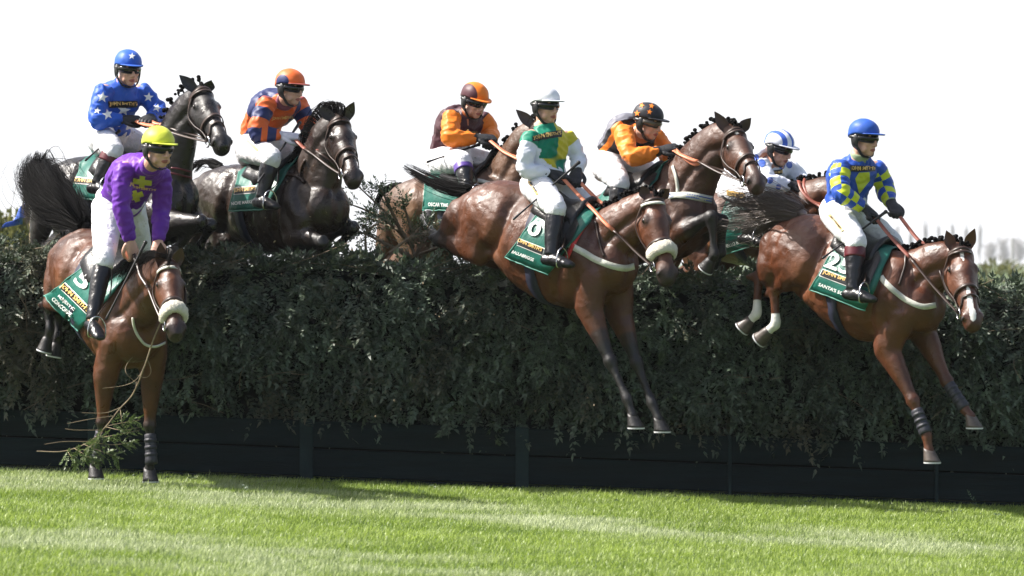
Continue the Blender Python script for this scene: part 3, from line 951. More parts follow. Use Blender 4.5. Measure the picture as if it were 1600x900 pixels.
# ------------------------------------------------------------------ far trees, pole, bushes
M["bark_far"] = mat("bark_far", (0.36, 0.345, 0.335), rough=0.9)  # pale twig bark, lightened further to stand in for distance haze
def poplar(px, ytop, ybase, Y, wpx, lab, seed, bushy=False):
    g = np.random.default_rng(seed)
    b0 = P(px, ybase, Y); b0.z = 0
    t0 = P(px, ytop, Y); Hh = t0.z
    root = tag(empty("bare_tree", b0), lab, "tree", "bare trees far beyond the hedge")
    W = wpx / F * (D + Y)
    mb = MB(); mb.add(*tube([(b0 + Vector((0, 0, -0.3)), 0.3, 0.3), (b0 + Vector((0, 0, Hh * 0.5)), 0.18, 0.18), (b0 + Vector((0, 0, Hh)), 0.03, 0.03)], n=7))
    mb.build("trunk", M["bark_far"], root)
    cb = MB()
    for i in range(60 if not bushy else 110):
        z0 = Hh * g.uniform(0.08, 0.8); a = g.uniform(0, 6.28)
        ln = Hh * g.uniform(0.15, 0.38); out = W * 0.5 * g.uniform(0.3, 1.0) * (1 - 0.5 * abs(z0 / Hh - 0.45))
        p0 = b0 + Vector((0, 0, z0)); dv = Vector((math.cos(a) * out, math.sin(a) * out, ln))
        if bushy: dv = Vector((math.cos(a) * out, math.sin(a) * out, ln * 0.7)); 
        p1 = p0 + dv * 0.5 + Vector((math.cos(a), math.sin(a), 0)) * out * 0.25
        p2 = p0 + dv
        cb.add(*wire([p0, p1, p2], 0.10, 2, 3))
        for _ in range(3):
            q = p0.lerp(p2, g.uniform(0.3, 1)); e = q + Vector((g.normal(0, W * 0.12), g.normal(0, W * 0.12), Hh * g.uniform(0.03, 0.12)))
            cb.add(*wire([q, e], 0.07, 1, 3))
    cb.build("crown", M["bark_far"], root)
YT = 1900
for i, (px, yt, w) in enumerate([(1402, 358, 9), (1423, 366, 9), (1446, 353, 10), (1467, 356, 9), (1489, 353, 9), (1510, 360, 8), (1531, 356, 9), (1383, 362, 9)]):
    poplar(px, yt, 410, YT + 6 * i, w, ["slim bare poplar far beyond the hedge, %s" % s for s in
           ("left of the reddish rein", "fourth from the wood", "behind the rein end", "next to the plaited mane", "left of the chestnut's near ear",
            "between the chestnut's ears", "beside the wood", "nearest the checked jockey's knee")][i], 40 + i)
for i, (px, yt, w) in enumerate([(1548, 378, 26), (1568, 372, 30), (1592, 371, 30), (1615, 374, 30)]):
    poplar(px, yt, 411, YT - 60 + 9 * i, w, ["spreading bare tree at the left end of the far wood", "taller bare tree left of the pole in the far wood", "bare tree right of the pole in the far wood", "bare tree at the picture's right edge in the far wood"][i], 60 + i, True)
pp = P(1582, 411, 700); pp.z = 0
pr = tag(empty("utility_pole", pp), "thin dark pole standing before the far wood", "pole")
mb = MB(); hh = P(1582, 373, 700).z
mb.add(*tube([(pp + Vector((0, 0, -0.2)), 0.25, 0.25), (pp + Vector((0, 0, hh)), 0.16, 0.16)], n=10, sub=2)); mb.build("shaft", M["bark_far"], pr)
mb = MB(); mb.add(*tube([(pp + Vector((-0.5, 0, hh - 0.15)), 0.05, 0.05), (pp + Vector((0.5, 0, hh - 0.15)), 0.05, 0.05)], n=6, sub=1)); mb.build("crossarm", M["bark_far"], pr)
M["bush"] = leaf_mat("bush", (0.10, 0.12, 0.03), (0.26, 0.25, 0.09), trans=0.3, nscale=1.0)
for i, (px, yt, wd, Y, lab) in enumerate([(6, 334, 30, 34, "yellowish leafy bush at the left picture edge behind the hedge"), (34, 340, 22, 30, "small yellowish bush beside the dark horse's hindquarters"), (1560, 404, 90, 120, "low scrubby bush line far behind the right end of the hedge")]):
    g = np.random.default_rng(90 + i)
    b0 = P(px, 410, Y); b0.z = ground_z(b0.x, Y)
    top = P(px, yt, Y).z - b0.z; W = wd / F * (D + Y)
    root = tag(empty("bush", b0), lab, "bush")
    st = MB(); n = 420
    for k in range(9):
        a = g.uniform(0, 6.28); st.add(*wire([b0, b0 + Vector((math.cos(a) * W * .2, math.sin(a) * W * .2, top * .5)), b0 + Vector((math.cos(a) * W * .45, math.sin(a) * W * .3, top * .9))], 0.012, 3, 5))
    st.build("stem", M["twig"], root)
    q = g.normal(0, 1, (n, 3)); q = nrm(q) * g.uniform(0.3, 1, (n, 1)) ** 0.5
    Bp = np.array(tuple(b0)) + np.stack([q[:, 0] * W * .5, q[:, 1] * W * .4, (q[:, 2] * .5 + .5) * top * 0.95], 1)
    s_ = max(0.05, top * 0.09)
    quads_obj("leaves", sprigs(Bp, q + np.array([0, 0, .4]), g.normal(0, 1, (n, 3)), np.full(n, s_ * 1.5), 4, s_ * 0.7, s_ * 0.2, g), M["bush"], root)

# haze
def add_haze():
    x0, x1, y0, y1, z0, z1 = -900, 900, -36, 2600, -3.0, 24.0
    V = [(x, y, z) for x in (x0, x1) for y in (y0, y1) for z in (z0, z1)]
    Fc = [(0, 1, 3, 2), (4, 6, 7, 5), (0, 4, 5, 1), (2, 3, 7, 6), (0, 2, 6, 4), (1, 5, 7, 3)]
    m = bpy.data.materials.new("haze"); m.use_nodes = True; nt = m.node_tree; nt.nodes.clear()
    o_ = nt.nodes.new("ShaderNodeOutputMaterial"); pv = nt.nodes.new("ShaderNodeVolumePrincipled")
    pv.inputs["Color"].default_value = (0.95, 0.97, 1.0, 1); pv.inputs["Density"].default_value = HAZE
    pv.inputs["Anisotropy"].default_value = 0.2
    nt.links.new(pv.outputs[0], o_.inputs["Volume"])
    tag(mesh_obj("haze", V, Fc, m, None, smooth=False), "pale bright mist over the far fields", "haze", kind="stuff")
HAZE = 0.00018
add_haze()
# ------------------------------------------------------------------ horses
class Frame:
    """the upright plane a horse travels in: heading h, near side = right side"""
    def __init__(s, yaw, px, Y):
        a = R(yaw)
        s.h = Vector((math.cos(a), -math.sin(a), 0))
        s.n = Vector((math.sin(a), math.cos(a), 0))
        s.r = -s.n
        s.p0 = P(px, HY, Y)
        s.mpp = (D + Y) / F
    def pt(s, px, py, w=0.0):
        d = Vector(((px - 800) / F, 1.0, -(py - HY) / F))
        t = ((s.p0 - CAM).dot(s.n) - w) / d.dot(s.n)
        return CAM + d * t

HEAD = [  # along, centre, half depth, half width  (metres for a 0.60 m head)
    (0.00, -0.055, 0.075, 0.055), (0.09, -0.085, 0.115, 0.078), (0.17, -0.100, 0.138, 0.095), (0.25, -0.098, 0.128, 0.090),
    (0.33, -0.085, 0.104, 0.070), (0.41, -0.075, 0.089, 0.058), (0.49, -0.071, 0.081, 0.056), (0.55, -0.071, 0.079, 0.063), (0.60, -0.076, 0.066, 0.055)]

class HeadFrame:
    def __init__(s, poll, muz, roll=0.0, yawn=0.0):
        s.o = poll; v = muz - poll; s.L = v.length; s.X = v.normalized()
        up = Vector((0, 0, 1)); z = up - s.X * up.dot(s.X); z.normalize()
        s.Z = Matrix.Rotation(roll, 3, s.X) @ z
        s.Y = s.Z.cross(s.X)
        s.k = s.L / 0.60
        s.tab = crom(np.array(HEAD), 5)
    def at(s, x, y, z):
        return s.o + (s.X * x + s.Y * y + s.Z * z) * s.k
    def surf(s, x, th, off=0.0):
        """x along the head, th from the forehead line, + to the horse's right"""
        t = s.tab
        zc, rv, rw = [float(np.interp(x, t[:, 0], t[:, i])) for i in (1, 2, 3)]
        return s.at(x, -(rw + off) * math.sin(th), zc + (rv + off) * math.cos(th))

def flat_hoof(parent, cor, sole, rad, fwd, m):
    """a hoof whose sole faces the ground"""
    up = Vector((0, 0, 1)); side = up.cross(fwd).normalized()
    pd = (sole + up * 0.07 - cor)
    V, Fc = [], []
    n = 18; k = 6
    for i in range(k):
        t = i / (k - 1)
        c = (cor + up * 0.008).lerp(sole, t) 
        a = rad * (0.82 + 0.50 * t); b_ = rad * (0.80 + 0.32 * t)
        for j in range(n):
            th = 2 * math.pi * j / n
            f_ = math.cos(th) * a * (1.0 if math.cos(th) > 0 else 0.85)
            tilt = (1 - t) * 0.35 * f_ * -1
            V.append(tuple(c + fwd * f_ + side * math.sin(th) * b_ + up * (tilt if True else 0)))
    for i in range(k - 1):
        for j in range(n):
            j2 = (j + 1) % n
            Fc.append((i * n + j, (i + 1) * n + j, (i + 1) * n + j2, i * n + j2))
    Fc.append(tuple(range((k - 1) * n, k * n))[::-1]); Fc.append(tuple(range(n)))
    o = mesh_obj("hoof", V, Fc, m, parent)
    sv = []
    for z, g_ in ((-0.001, 1.02), (-0.010, 1.0)):
        for j in range(n):
            p = Vector(V[(k - 1) * n + j]) - sole
            sv.append(tuple(sole + p * g_ + up * z))
    sf = [(j, j + n, (j + 1) % n + n, (j + 1) % n) for j in range(n)] + [tuple(range(n, 2 * n))[::-1], tuple(range(n))]
    mesh_obj("horseshoe", sv, sf, M["shoe"], o, smooth=False)

def hoof(parent, cor, toe, rad, lat, m):
    d = (toe - cor)
    mb = MB()
    c = cor - d * 0.08
    mb.add(*tube([(c, rad * 0.80, rad * 0.78), (cor + d * 0.5, rad * 1.0, rad * 0.92), (toe, rad * 1.22, rad * 1.08)], lat=lat, n=16, sub=3, flat_end=True))
    o = mb.build("hoof", m, parent)
    sb = MB()
    e = toe + d.normalized() * 0.001
    sb.add(*tube([(e, rad * 1.24, rad * 1.10), (e + d.normalized() * 0.009, rad * 1.22, rad * 1.08)], lat=lat, n=16, sub=1, cap=0.05, flat_end=True))
    sb.build("horseshoe", M["shoe"], o)

def build_horse(d, fr, jk):
    h, r, n = fr.h, fr.r, fr.n
    lat = np.array(tuple(r))
    k = fr.mpp
    tr = [(fr.pt(x, cy), rv * k, rw) for x, cy, rv, rw in d["trunk"]]
    base = tr[len(tr) // 2][0].copy(); base.z = ground_z(base.x, base.y)
    root = tag(empty("racehorse", base), d["label"], "racehorse", "racehorses jumping the fence")
    mb = MB()
    mb.add(*tube(tr, lat=lat, n=26, sub=6, cap=0.85))
    poll = fr.pt(*d["poll"], d.get("poll_w", 0.0))
    mu = d["muzzle"]
    # the muzzle lies on the ray of its photo point, a head's length from the poll, on the camera side
    ray = Vector(((mu[0] - 800) / F, 1.0, -(mu[1] - HY) / F)).normalized()
    L = d.get("headlen", 0.58); oc = CAM - poll
    b = ray.dot(oc); c = oc.dot(oc) - L * L
    disc = max(b * b - c, 0.0)
    muz = CAM + ray * (-b - math.sqrt(disc))
    hf = HeadFrame(poll, muz, R(d.get("roll", 0)))
    # neck
    nk = [(fr.pt(x, y, w), a, bb) for x, y, w, a, bb in d["neck"]]
    nk.append((hf.at(0.05, 0, -0.075), 0.105, 0.072))
    nk.append((hf.at(0.12, 0, -0.08), 0.09, 0.068))
    mb.add(*tube(nk, lat=lat, n=22, sub=6, cap=0.6))
    # head
    hv = [(hf.at(x, 0, z), a * hf.k, bb * hf.k) for x, z, a, bb in HEAD]
    mb.add(*tube(hv, lat=np.array(tuple(-hf.Y)), n=22, sub=5, cap=0.7))
    X, Y, Z = [np.array(tuple(v)) * hf.k for v in (hf.X, hf.Y, hf.Z)]
    for s in (1, -1):
        mb.add(*ellip(hf.at(0.155, s * 0.060, -0.135), (X * 0.085, Y * 0.035, Z * 0.085)))       # cheek
        mb.add(*ellip(hf.at(0.175, s * 0.078, -0.030), (X * 0.042, Y * 0.019, Z * 0.028)))      # brow
        mb.add(*ellip(hf.at(0.38, s * 0.045, -0.085), (X * 0.12, Y * 0.014, Z * 0.016)))        # cheek crest
        mb.add(*ellip(hf.at(0.550, s * 0.050, -0.048), (X * 0.038, Y * 0.026, Z * 0.038)))      # nostril rim
    mb.add(*ellip(hf.at(0.545, 0, -0.138), (X * 0.040, Y * 0.034, Z * 0.030)))                  # chin
    mb.add(*ellip(hf.at(0.585, 0, -0.105), (X * 0.030, Y * 0.042, Z * 0.038)))                  # lip
    # legs
    dark_lines, coronets = [], []
    for key, sgn in (("FR", 1), ("FL", -1)):
        j = [fr.pt(*q) for q in d[key]]
        el, kn, fe, toe = j
        cor = fe.lerp(toe, 0.55)
        if key in d.get("flat_hooves", ()):
            toe = toe - h * 0.035
            cor = toe + Vector((0, 0, 0.068)) - h * 0.022
            cor = cor + (fe - cor) * 0.05
        # shoulder blade to elbow
        s4 = tr[-3][0]
        sh = s4 + r * (sgn * 0.13) + Vector((0, 0, tr[-3][1] * 0.45))
        ps = tr[-2][0] + r * (sgn * 0.13) + Vector((0, 0, -0.03))
        mb.add(*tube([(sh, 0.13, 0.07), (ps, 0.13, 0.09), (el, 0.105, 0.075)], lat=lat, n=16))
        mid = el.lerp(kn, 0.45)
        mb.add(*tube([(el, 0.10, 0.075), (mid, 0.068, 0.055), (el.lerp(kn, 0.85), 0.043, 0.038), (el.lerp(kn, 0.96), 0.050, 0.045), (kn.lerp(fe, 0.05), 0.048, 0.043), (kn.lerp(fe, 0.22), 0.033, 0.030),
                      (kn.lerp(fe, 0.65), 0.027, 0.025), (kn.lerp(fe, 0.9), 0.036, 0.031), (fe, 0.042, 0.035), (fe.lerp(cor, 0.5), 0.030, 0.029), (cor, 0.036, 0.034)], lat=lat, n=14, sub=4))
        mb.add(*ellip(fe - h * 0.022 + (fe - kn).normalized() * 0.012, (lat * 0.020, np.array(tuple(h)) * 0.024, np.array((0, 0, 0.026)))))
        mb.add(*ellip(ps + h * 0.03, (lat * 0.07, np.array(tuple(h)) * 0.10, np.array((0, 0, 0.10)))))
        mb.add(*ellip(mid.lerp(el, 0.55), (lat * 0.055, np.array(tuple(h)) * 0.085, np.array(tuple((el - kn).normalized())) * 0.12)))
        dark_lines.append([el.lerp(kn, 0.6), kn, fe, cor]); coronets.append((key, cor, toe, kn, fe))
    for key, sgn in (("HR", 1), ("HL", -1)):
        hip = tr[1][0].lerp(tr[0][0], 0.4) + r * (sgn * 0.11) + Vector((0, 0, 0.05))
        if d.get(key):
            st, hk, fe, toe = [fr.pt(*q[:3]) if len(q) == 3 else P(q[0], q[1], q[3]) for q in d[key]]
        else:
            q = hip
            st = q + h * 0.12 + Vector((0, 0, -0.36)); hk = q - h * 0.30 + Vector((0, 0, -0.52))
            fe = q - h * 0.52 + Vector((0, 0, -0.80)); toe = q - h * 0.62 + Vector((0, 0, -0.88))
            if sgn < 0:
                for v in (hk, fe, toe): v += h * 0.12
        cor = fe.lerp(toe, 0.55)
        but = tr[0][0] + r * (sgn * 0.10) - h * 0.04
        mb.add(*tube([(hip, 0.20, 0.13), (hip.lerp(st, 0.55), 0.175, 0.115), (st, 0.115, 0.085)], lat=lat, n=18))
        mb.add(*tube([(but + Vector((0, 0, 0.02)), 0.13, 0.10), (but.lerp(hk, 0.42), 0.105, 0.08), (but.lerp(hk, 0.8), 0.055, 0.045)], lat=lat, n=16))
        mb.add(*tube([(st, 0.105, 0.085), (st.lerp(hk, 0.35), 0.088, 0.068), (st.lerp(hk, 0.8), 0.050, 0.040), (hk, 0.052, 0.038), (hk.lerp(fe, 0.2), 0.037, 0.032),
                      (hk.lerp(fe, 0.65), 0.030, 0.027), (fe, 0.039, 0.034), (fe.lerp(toe, 0.28), 0.031, 0.028), (cor, 0.037, 0.034)], lat=lat, n=14, sub=4))
        pk = (hk - st).normalized()
        mb.add(*ellip(hk + pk * 0.03 - h * 0.01, (lat * 0.022, np.array(tuple(pk)) * 0.06, np.array((0, 0, 0.03)))))
        dark_lines.append([hk.lerp(st, 0.1), hk, fe, cor]); coronets.append((key, cor, toe, hk, fe))
    for x_, y_, w_, ra, rl, rz in d.get("bulk", []):
        for s_ in (1, -1):
            c_ = fr.pt(x_, y_, w_)
            if s_ < 0: c_ = c_ - n * (2 * (c_ - fr.p0).dot(n))
            mb.add(*ellip(c_, (np.array(tuple(h)) * ra, lat * rl, np.array((0, 0, rz)))))
    V, Fc = remesh(mb, 0.0125, 5, 0.5)
    # muscle lines: shallow grooves on both sides
    ts = crom(np.array([[*p, a, b_] for p, a, b_ in tr]), 10)
    Tt, Wt, Ut = frames(ts[:, :3], lat)
    def onbarrel(u, th):
        i = int(round(max(0, min(len(tr) - 1, u)) * 10))
        return ts[i, :3] + Ut[i] * ts[i, 3] * math.cos(th) + Wt[i] * ts[i, 4] * math.sin(th)
    Nb = normals_of(V, Fc)
    dep = np.zeros(len(V))
    for s_ in (1, -1):
        for path, wdt, dp in (
            ([(1.55, .75), (1.8, 1.3), (1.75, 2.0), (1.5, 2.5)], .050, .042), ([(4.05, .45), (4.2, 1.2), (4.0, 1.9), (3.8, 2.4)], .030, .022),
            ([(5.0, .5), (5.3, 1.1), (5.8, 1.6)], .035, .018), ([(.75, .35), (.35, .9), (.25, 1.5)], .028, .016), ([(.1, .7), (-.1, 1.3), (.0, 1.9)], .025, .010),
            ([(2.2, 1.3), (2.4, 1.9)], .03, .006), ([(2.6, 1.2), (2.75, 1.95)], .03, .006), ([(3.0, 1.2), (3.1, 2.0)], .03, .006), ([(4.6, 1.5), (4.9, 2.1)], .03, .012)):
            ln = crom(np.array([onbarrel(u, th * s_) for u, th in path]), 5)
            dd, _ = seg_dist(V, ln)
            dep += dp * np.exp(-(dd / wdt) ** 2)
    # jugular groove and crest line of the neck
    for s_ in (1, -1):
        nl = [Vector(p) + r * (s_ * b_) - Vector((0, 0, a * 0.35)) for p, a, b_ in nk[:-1]]
        dd, _ = seg_dist(V, nl); dep += .018 * np.exp(-(dd / .03) ** 2)
    c6 = tr[-1][0]
    dd, _ = seg_dist(V, [c6 + h * .14 + Vector((0, 0, .10)), c6 + h * .17 + Vector((0, 0, -.05)), c6 + h * .12 + Vector((0, 0, -.22)), c6 - h * .05 + Vector((0, 0, -.30))])
    dep += .026 * np.exp(-(dd / .04) ** 2)
    for s_ in (1, -1):      # the mouth
        dd, _ = seg_dist(V, [hf.at(.45, s_ * .055, -.112), hf.at(.53, s_ * .055, -.118), hf.at(.60, s_ * .035, -.116)])
        dep += .010 * np.exp(-(dd / .009) ** 2)
    V = V - Nb * np.minimum(dep, .045)[:, None]
    dd, _ = seg_dist(V, [t_[0] for t_ in tr] + [nk[1][0]])
    onb = (1 - sstep(dd, .36, .50))[:, None]
    V = V + (wrinkle(V, Fc, 0.0075, 6.5, seed=d["poll"][0] * .01, stretch=(1, 1, .7)) - V) * onb
    V = V + (folds(V, Fc, 0.0030, 13.0, seed=d["poll"][0] * .02) - V) * onb
    # lasting markings: dark legs and muzzle, socks, blaze
    pts = np.zeros(len(V)); wht = np.zeros(len(V))
    for i, ln in enumerate(dark_lines):
        dd, tt = seg_dist(V, ln)
        st0 = d.get("dark_from", 0.6)
        pts = np.maximum(pts, sstep(tt, st0 - 0.6, st0 + 0.3) * (1 - sstep(dd, 0.075, 0.10)) * d.get("dark_leg", 1.0))
        if coronets[i][0] in d.get("socks", {}):
            wht = np.maximum(wht, sstep(tt, d["socks"][coronets[i][0]] - 0.08, d["socks"][coronets[i][0]] + 0.08) * (dd < 0.09))
    hl = V - np.array(tuple(hf.o))
    hx = hl @ np.array(tuple(hf.X)) / hf.k; hy = hl @ np.array(tuple(hf.Y)) / hf.k; hz = hl @ np.array(tuple(hf.Z)) / hf.k
    near = (np.abs(hy) < 0.16) & (hx > -0.05) & (hx < 0.7) & (hz < 0.12) & (hz > -0.26)
    pts = np.maximum(pts, near * sstep(hx, 0.44, 0.60) * d.get("dark_nose", 0.8))
    pts = np.maximum(pts, near * 0.6 * (1 - sstep(np.sqrt((hx - 0.175) ** 2 + (hz + 0.035) ** 2), 0.03, 0.06)) * (np.abs(hy) > 0.05))
    for bx, by, rx, ry in d.get("blaze", []):
        q = ((hx - bx) / rx) ** 2 + ((hy - by) / ry) ** 2
        wht = np.maximum(wht, near * (hz > -0.06) * (1 - sstep(q, 0.6, 1.4)))
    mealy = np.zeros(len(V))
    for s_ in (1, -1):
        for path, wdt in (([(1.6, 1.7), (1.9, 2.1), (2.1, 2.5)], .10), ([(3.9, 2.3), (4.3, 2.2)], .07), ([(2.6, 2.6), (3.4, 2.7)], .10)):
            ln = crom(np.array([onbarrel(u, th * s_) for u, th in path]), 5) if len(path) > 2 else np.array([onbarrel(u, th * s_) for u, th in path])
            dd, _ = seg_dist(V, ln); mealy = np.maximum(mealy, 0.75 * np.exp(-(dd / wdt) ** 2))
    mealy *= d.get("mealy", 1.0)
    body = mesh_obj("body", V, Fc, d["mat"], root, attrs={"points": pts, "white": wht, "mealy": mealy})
    bv = bvh_of(V, Fc)
    # hooves, leg boots
    for key, cor, toe, kn, fe in coronets:
        hm_ = M["hoof_pale"] if key in d.get("pale_hooves", ()) else M["hoof"]
        if key in d.get("flat_hooves", ()): flat_hoof(root, cor, toe, 0.047, h, hm_)
        else: hoof(root, cor, toe, 0.047, lat, M["hoof_pale"] if key in d.get("pale_hooves", ()) else M["hoof"])
        if key in d.get("leg_boots", ()):
            b = MB(); a0, a1 = d["leg_boots"][key]
            b.add(*tube([(kn.lerp(fe, a0), 0.042, 0.038), (kn.lerp(fe, (a0 + a1) / 2), 0.039, 0.035), (kn.lerp(fe, a1), 0.046, 0.041)], lat=lat, n=16, sub=4, cap=0.2))
            for q in (0.2, 0.45, 0.7):
                cc = kn.lerp(fe, a0 + (a1 - a0) * q); ax = (fe - kn).normalized()
                b.add(*tube([(cc - ax * 0.009, 0.044, 0.040), (cc + ax * 0.009, 0.044, 0.040)], lat=lat, n=16, sub=1, cap=0.1))
            b.build("leg_boot", M["leg_boot"], root)
    # ears
    for s, key in ((-1, "ear_R"), (1, "ear_L")):
        eb = hf.at(0.015, s * 0.052, -0.005)
        if key in d:
            e = d[key]; rr = Vector(((e[0] - 800) / F, 1.0, -(e[1] - HY) / F))
            t = (eb - CAM).dot(Vector((0, 1, 0)))
            tip = CAM + rr * t
        else:
            tip = eb + (-hf.X * 0.12 + hf.Z * 0.08 + hf.Y * s * 0.02)
        if (tip - eb).length > 0.20: tip = eb + (tip - eb).normalized() * 0.20
        ax = (tip - eb)
        ob = MB()
        fwd = Vector((0.3, -1, 0)).normalized()
        ob.add(*tube([(eb - ax * 0.12, 0.020, 0.026), (eb + ax * 0.15, 0.024, 0.036), (eb + ax * 0.42, 0.019, 0.040), (eb + ax * 0.72, 0.012, 0.026), (tip, 0.004, 0.005)],
                     lat=np.array(tuple(ax.cross(fwd).normalized())), n=14, sub=5))
        Vv = ob.verts(); f3 = np.array(tuple(fwd)); eb3 = np.array(tuple(eb)); ax3 = np.array(tuple(ax.normalized()))
        rel = Vv - eb3; al = rel @ ax3; side = rel - al[:, None] * ax3; fr_ = side @ f3
        Vv = Vv - np.where(fr_ > 0, fr_ * 1.6, 0)[:, None] * f3          # hollow the front of the ear
        eo = mesh_obj("ear", Vv, ob.f, d["mat"], root, attrs={"points": np.full(len(Vv), d.get("ear_dark", 0.25)), "white": np.zeros(len(Vv)), "mealy": np.zeros(len(Vv))})
    # eyes, nostrils
    for s in (1, -1):
        e = MB(); e.add(*ellip(hf.at(0.178, s * 0.090, -0.036), (X * 0.021, Y * 0.014, Z * 0.016)))
        e.build("eye", M["eye"], root)
        e = MB(); e.add(*ellip(hf.at(0.560, s * 0.0655, -0.050), (X * 0.018 + Z * 0.008, Y * 0.010, Z * 0.024)))
        e.build("nostril", M["nostril"], root)
    # bridle
    br = MB(); bm_ = d.get("bridle", M["leather"])
    def headstrap(path, w=0.02, t=0.006, mb_=br, mi=0):
        A = crom(np.array([tuple(p) for p in path]), 6)
        ctr = np.array([tuple(hf.at(((Vector(p) - hf.o).dot(hf.X)) / hf.k, 0, -0.08)) for p in A])
        ribbon(A, A - ctr, w, t, mb_, mi)
    ths = np.linspace(-math.pi, math.pi, 21)
    headstrap([hf.surf(0.345, t, 0.006) for t in ths], 0.024, 0.006)
    headstrap([hf.surf(0.455, t, 0.004) if abs(t) > 1.2 else hf.surf(0.42, t, 0.004) for t in ths], 0.016)
    headstrap([hf.surf(0.055, t, 0.010) for t in np.linspace(-1.7, 1.7, 13)], 0.022)
    for s in (1, -1):
        headstrap([hf.surf(0.055, s * 1.2, 0.008), hf.surf(0.15, s * 1.75, 0.016), hf.surf(0.26, s * 1.85, 0.012), hf.surf(0.36, s * 1.9, 0.008), hf.surf(0.455, s * 2.0, 0.008)], 0.017)
        headstrap([hf.surf(0.03, s * 1.2, 0.008), hf.surf(0.10, s * 2.0, 0.016), hf.surf(0.15, s * 2.6, 0.014), hf.surf(0.16, s * 3.1, 0.01)], 0.012)
    bo = br.build("bridle", bm_, root)
    bb = MB()
    headstrap([hf.surf(0.075 + 0.012 * math.cos(t * 2), t, 0.008) for t in np.linspace(-1.35, 1.35, 13)], 0.019, 0.007, bb)
    bb.build("browband", d.get("browband", bm_), bo)
    bits = {}
    for s, kk in ((-1, "R"), (1, "L")):
        c0 = hf.surf(0.475, -s * 2.0, 0.016)
        bits[kk] = c0
        rb = MB()
        ring = [c0 + (hf.X * math.cos(t) + hf.Z * math.sin(t)) * 0.036 for t in np.linspace(0, 2 * math.pi, 17)]
        rb.add(*wire(ring, 0.005, 1, 6))
        rb.build("bit_ring", M["steel"], bo)
    if d.get("sheepskin"):
        sb = MB()
        x0 = d["sheepskin"]
        pts_ = [hf.surf(x0, t, 0.010) for t in np.linspace(-1.75, 1.75, 15)]
        Vt, Ft = tube([(p, 0.046, 0.031) for p in pts_], n=16, sub=3, cap=0.9)
        Vt = wrinkle(Vt, Ft, 0.006, 60)
        sb.add(Vt, Ft)
        sb.build("sheepskin_noseband", M["sheepskin"], bo)
    # mane
    cr = crom(np.array([[*p, a] for p, a, b in nk]), 12)
    cc = cr[:, :3]; T, W, U = frames(cc, lat)
    if d.get("mane", "plaits") == "plaits":
        mb = MB(); g = np.random.default_rng(3); line = []
        a0, a1 = d.get("mane_span", (0.12, 0.80))
        nn_ = d.get("plait_n", 15)
        for i in range(nn_):
            q = int((a0 + (a1 - a0) * i / (nn_ - 1)) * (len(cc) - 1))
            top = Vector(cc[q] + U[q] * (cr[q, 3] * 1.0))
            hit = bv.ray_cast(top + Vector(U[q]) * 0.2, -Vector(U[q]))
            if hit[0] is not None: top = hit[0]
            up = Vector(U[q]); sz = d.get("plait_size", 0.88) * g.uniform(.75, 1.2); line.append(top - up * 0.002)
            if d.get("plait_out"):
                mb.add(*wire([top - up * 0.01, top + up * 0.03], 0.006, 1, 6))
                top = top + up * 0.028
            for e in range(3):
                c = top + up * (0.008 + 0.012 * e) * sz + Vector(T[q]) * g.uniform(-0.018, 0.018) + r * (g.uniform(-0.010, 0.014) + 0.003 * e)
                mb.add(*ellip(c, (np.array((0.017, 0, 0)) * sz, np.array((0, 0.017, 0)) * sz, np.array((0, 0, 0.015)) * sz), 8, 6))
        line.append(hf.at(-0.01, 0, 0.03)); mb.add(*wire(line, 0.009, 4, 7))
        c = hf.at(0.0, 0, 0.028)
        for e in range(4):
            mb.add(*ellip(c + hf.X * (0.012 * e) - hf.Z * (0.004 * e), (np.array((0.013, 0, 0)), np.array((0, 0.013, 0)), np.array((0, 0, 0.012))), 8, 6))
        mb.build("plaited_mane", M["hair_black"], root)
    else:
        mb = MB()
        g = np.random.default_rng(5)
        Vall = MB()
        for q in range(int(len(cc) * 0.1), int(len(cc) * 0.80)):
            top = Vector(cc[q] + U[q] * cr[q, 3])
            hit = bv.ray_cast(top + Vector(U[q]) * 0.2, -Vector(U[q]))
            if hit[0] is not None: top = hit[0]
            lift = d.get("mane_lift", 0.06)
            p1 = top + Vector(U[q]) * lift * 0.8 + r * 0.02
            p2 = top + Vector(U[q]) * lift * 0.5 + r * d.get("mane_side", 0.10) - Vector(T[q]) * 0.06
            p3 = top - Vector(U[q]) * d.get("mane_fall", 0.02) + r * d.get("mane_side", 0.10) * 1.35 - Vector(T[q]) * 0.13
            hb = hair([top - Vector(U[q]) * 0.02, p1, p2, p3], [0.012, 0.02, 0.03, 0.035], 14, 0.0028, seed=int(q), seg=6, wild=0.4)
            Vall.add(hb.verts(), hb.f)
        fl = hair([hf.at(-0.02, 0, 0.03), hf.at(0.0, 0, 0.09), hf.at(0.06, -0.01, 0.10), hf.at(0.12, -0.02, 0.06)], [0.02, 0.035, 0.035, 0.02], 60, 0.0026, seed=77, seg=6)
        Vall.add(fl.verts(), fl.f)
        Vall.build("mane", M["hair_black"], root)
    # tail
    t = d["tail"]
    tp = [fr.pt(x, y, w) for x, y, w, rr in t["path"]]
    tb = hair(tp, [rr for *_, rr in t["path"]], t.get("n", 260), t.get("r", 0.0032), seed=11, seg=8, wild=t.get("wild", 0.3))
    if t.get("dock", True):
        tb.add(*tube([(tp[0] + (tp[0] - tp[1]) * 0.2, 0.03, 0.03), (tp[0].lerp(tp[1], 0.5), 0.026, 0.026), (tp[1], 0.012, 0.012)], n=10))
    if t.get("core"):
        tb.add(*tube([(p, rr * t["core"], rr * t["core"]) for p, (_, _, _, rr) in list(zip(tp, t["path"]))[:-1]], n=14, sub=6))
